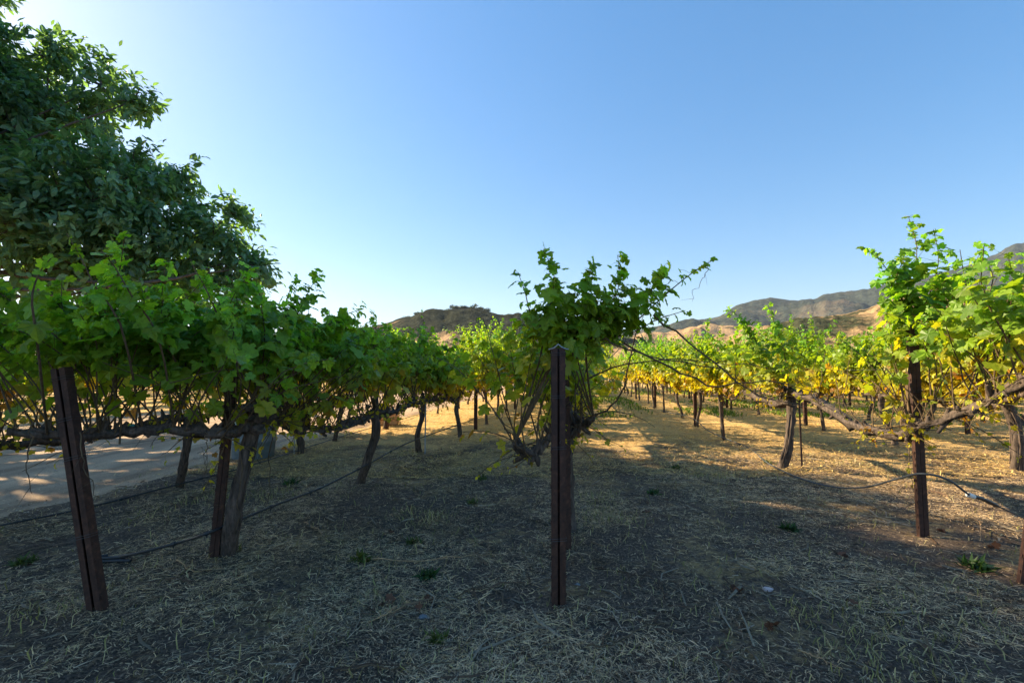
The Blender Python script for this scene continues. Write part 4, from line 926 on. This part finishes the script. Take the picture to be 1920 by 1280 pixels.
def rock(px, py, R, m, lab, cat="stone"):
    g = rng_(int(px)); b0 = gzv(G(px, py)); mb = MB(); n, k = 9, 6; pr = []
    for i in range(k):
        f = math.pi * (i + .5) / k; pr.append([[math.sin(f) * math.cos(t) * R, math.sin(f) * math.sin(t) * R * .75, math.cos(f) * R * .45] for t in np.linspace(0, 2 * math.pi, n, endpoint=False)])
    v = np.array(pr).reshape(-1, 3); v = v * (1 + g.normal(0, .12, (len(v), 1))); i, j = np.meshgrid(np.arange(k - 1), np.arange(n), indexing='ij')
    mb.add(v, np.stack([i * n + j, (i + 1) * n + j, (i + 1) * n + (j + 1) % n, i * n + (j + 1) % n], -1).reshape(-1, 4))
    mb.add(v, [[i for i in range(n)]]); mb.add(v, [[(k - 1) * n + n - 1 - i for i in range(n)]])
    tag(link("stone", mb.mesh("stone", m), None, b0 + [0, 0, R * .25]), lab, cat)
rock(795, 1152, 0.04, M_stone, "small blue-grey stone among straw below the upright weed")
rock(1440, 1106, 0.032, M_pink, "pale pinkish stone lying on dark soil in the right aisle")
rock(1675, 1083, 0.018, M_pink, "tiny pink pebble right of the dry stubble")
rock(1083, 1092, 0.022, M_stone, "little grey stone just right of the middle end post")
# fallen prunings and twigs
TW = [[(700, 1048), (760, 1052), (830, 1050), (900, 1040), (940, 1045)], [(1100, 1215), (1150, 1210), (1200, 1190), (1260, 1170)], [(640, 1272), (760, 1262), (860, 1240)], [(690, 1170), (740, 1150), (770, 1128)],
      [(1500, 1230), (1540, 1245), (1580, 1265)], [(850, 1120), (900, 1105), (950, 1080)], [(1800, 980), (1835, 990), (1838, 1020)], [(570, 985), (600, 1000), (598, 1020)], [(330, 1060), (360, 1075), (420, 1070)]]
TL = ["long pale twig lying in the left aisle", "dark knobbly pruned cane below the middle end post", "dark thin cane at the bottom of the picture", "straight pale stick left of the grey stone", "short brown stick at the lower right",
      "thin dark twig left of the middle end post", "bent pale twig below the grey hose", "forked pale twig near the black hose", "pale twig below the left tilted post"]
for k, (t, lab) in enumerate(zip(TW, TL)):
    g = rng_(600 + k); pts = [gzv(G(*q)) + [0, 0, 0.022 + .01 * g.random()] for q in t]; b0 = pts[0]; mb = MB(); dark = "dark" in lab
    path = smooth_path(np.array(pts) - b0, 14); path[1:-1] += g.normal(0, .006, path[1:-1].shape)
    tube(mb, path, np.linspace(0.0045, 0.002, 14), 6, rough=.1, rng=g); tube(mb, cane_path(g, path[5], g.normal(0, 1, 3) * [1, 1, .1], .08, .1, 4), [.004, .003, .003, .002], 5)
    tag(link("twig", mb.mesh("twig", M_cane if dark else M_crate, True), None, b0), lab, "twig", "fallen twigs on the ground")
mb, m_ = strands(2600, 1.8, 9, 66, [(0.13, 0.08, 0.05), (0.2, 0.13, 0.08), (0.3, 0.24, 0.17)], L=(0.12, 0.4), w=0.0035, tilt=0.05, mask=m_patch(0.2, .5, 2.0, 2))
tag(link("twig_litter", mb.mesh("twig_litter", m_)), "scattered thin brown prunings across the vineyard floor", "twigs", kind="stuff")
print("slots", len(slots), "near", len(near), "far", len(far))

# ------------------------------------------------------------------ the air
hm = bpy.data.materials.new("haze"); hm.use_nodes = True; nt = hm.node_tree
nt.nodes.remove(nt.nodes["Principled BSDF"])
pv = node(nt, "ShaderNodeVolumePrincipled"); pv.inputs['Density'].default_value = 0.00005; pv.inputs['Color'].default_value = (0.62, 0.74, 0.95, 1); pv.inputs['Anisotropy'].default_value = 0.2
nt.links.new(pv.outputs[0], nt.nodes["Material Output"].inputs['Volume'])
mb = MB(); box(mb, (0, 4000, 720), (19400, 10400 + 0, 1470)); tag(link("haze", mb.mesh("haze", hm)), "thin blue air over the whole valley", "haze", kind="stuff")
scene.cycles.volume_max_steps = 64; scene.cycles.volume_bounces = 0
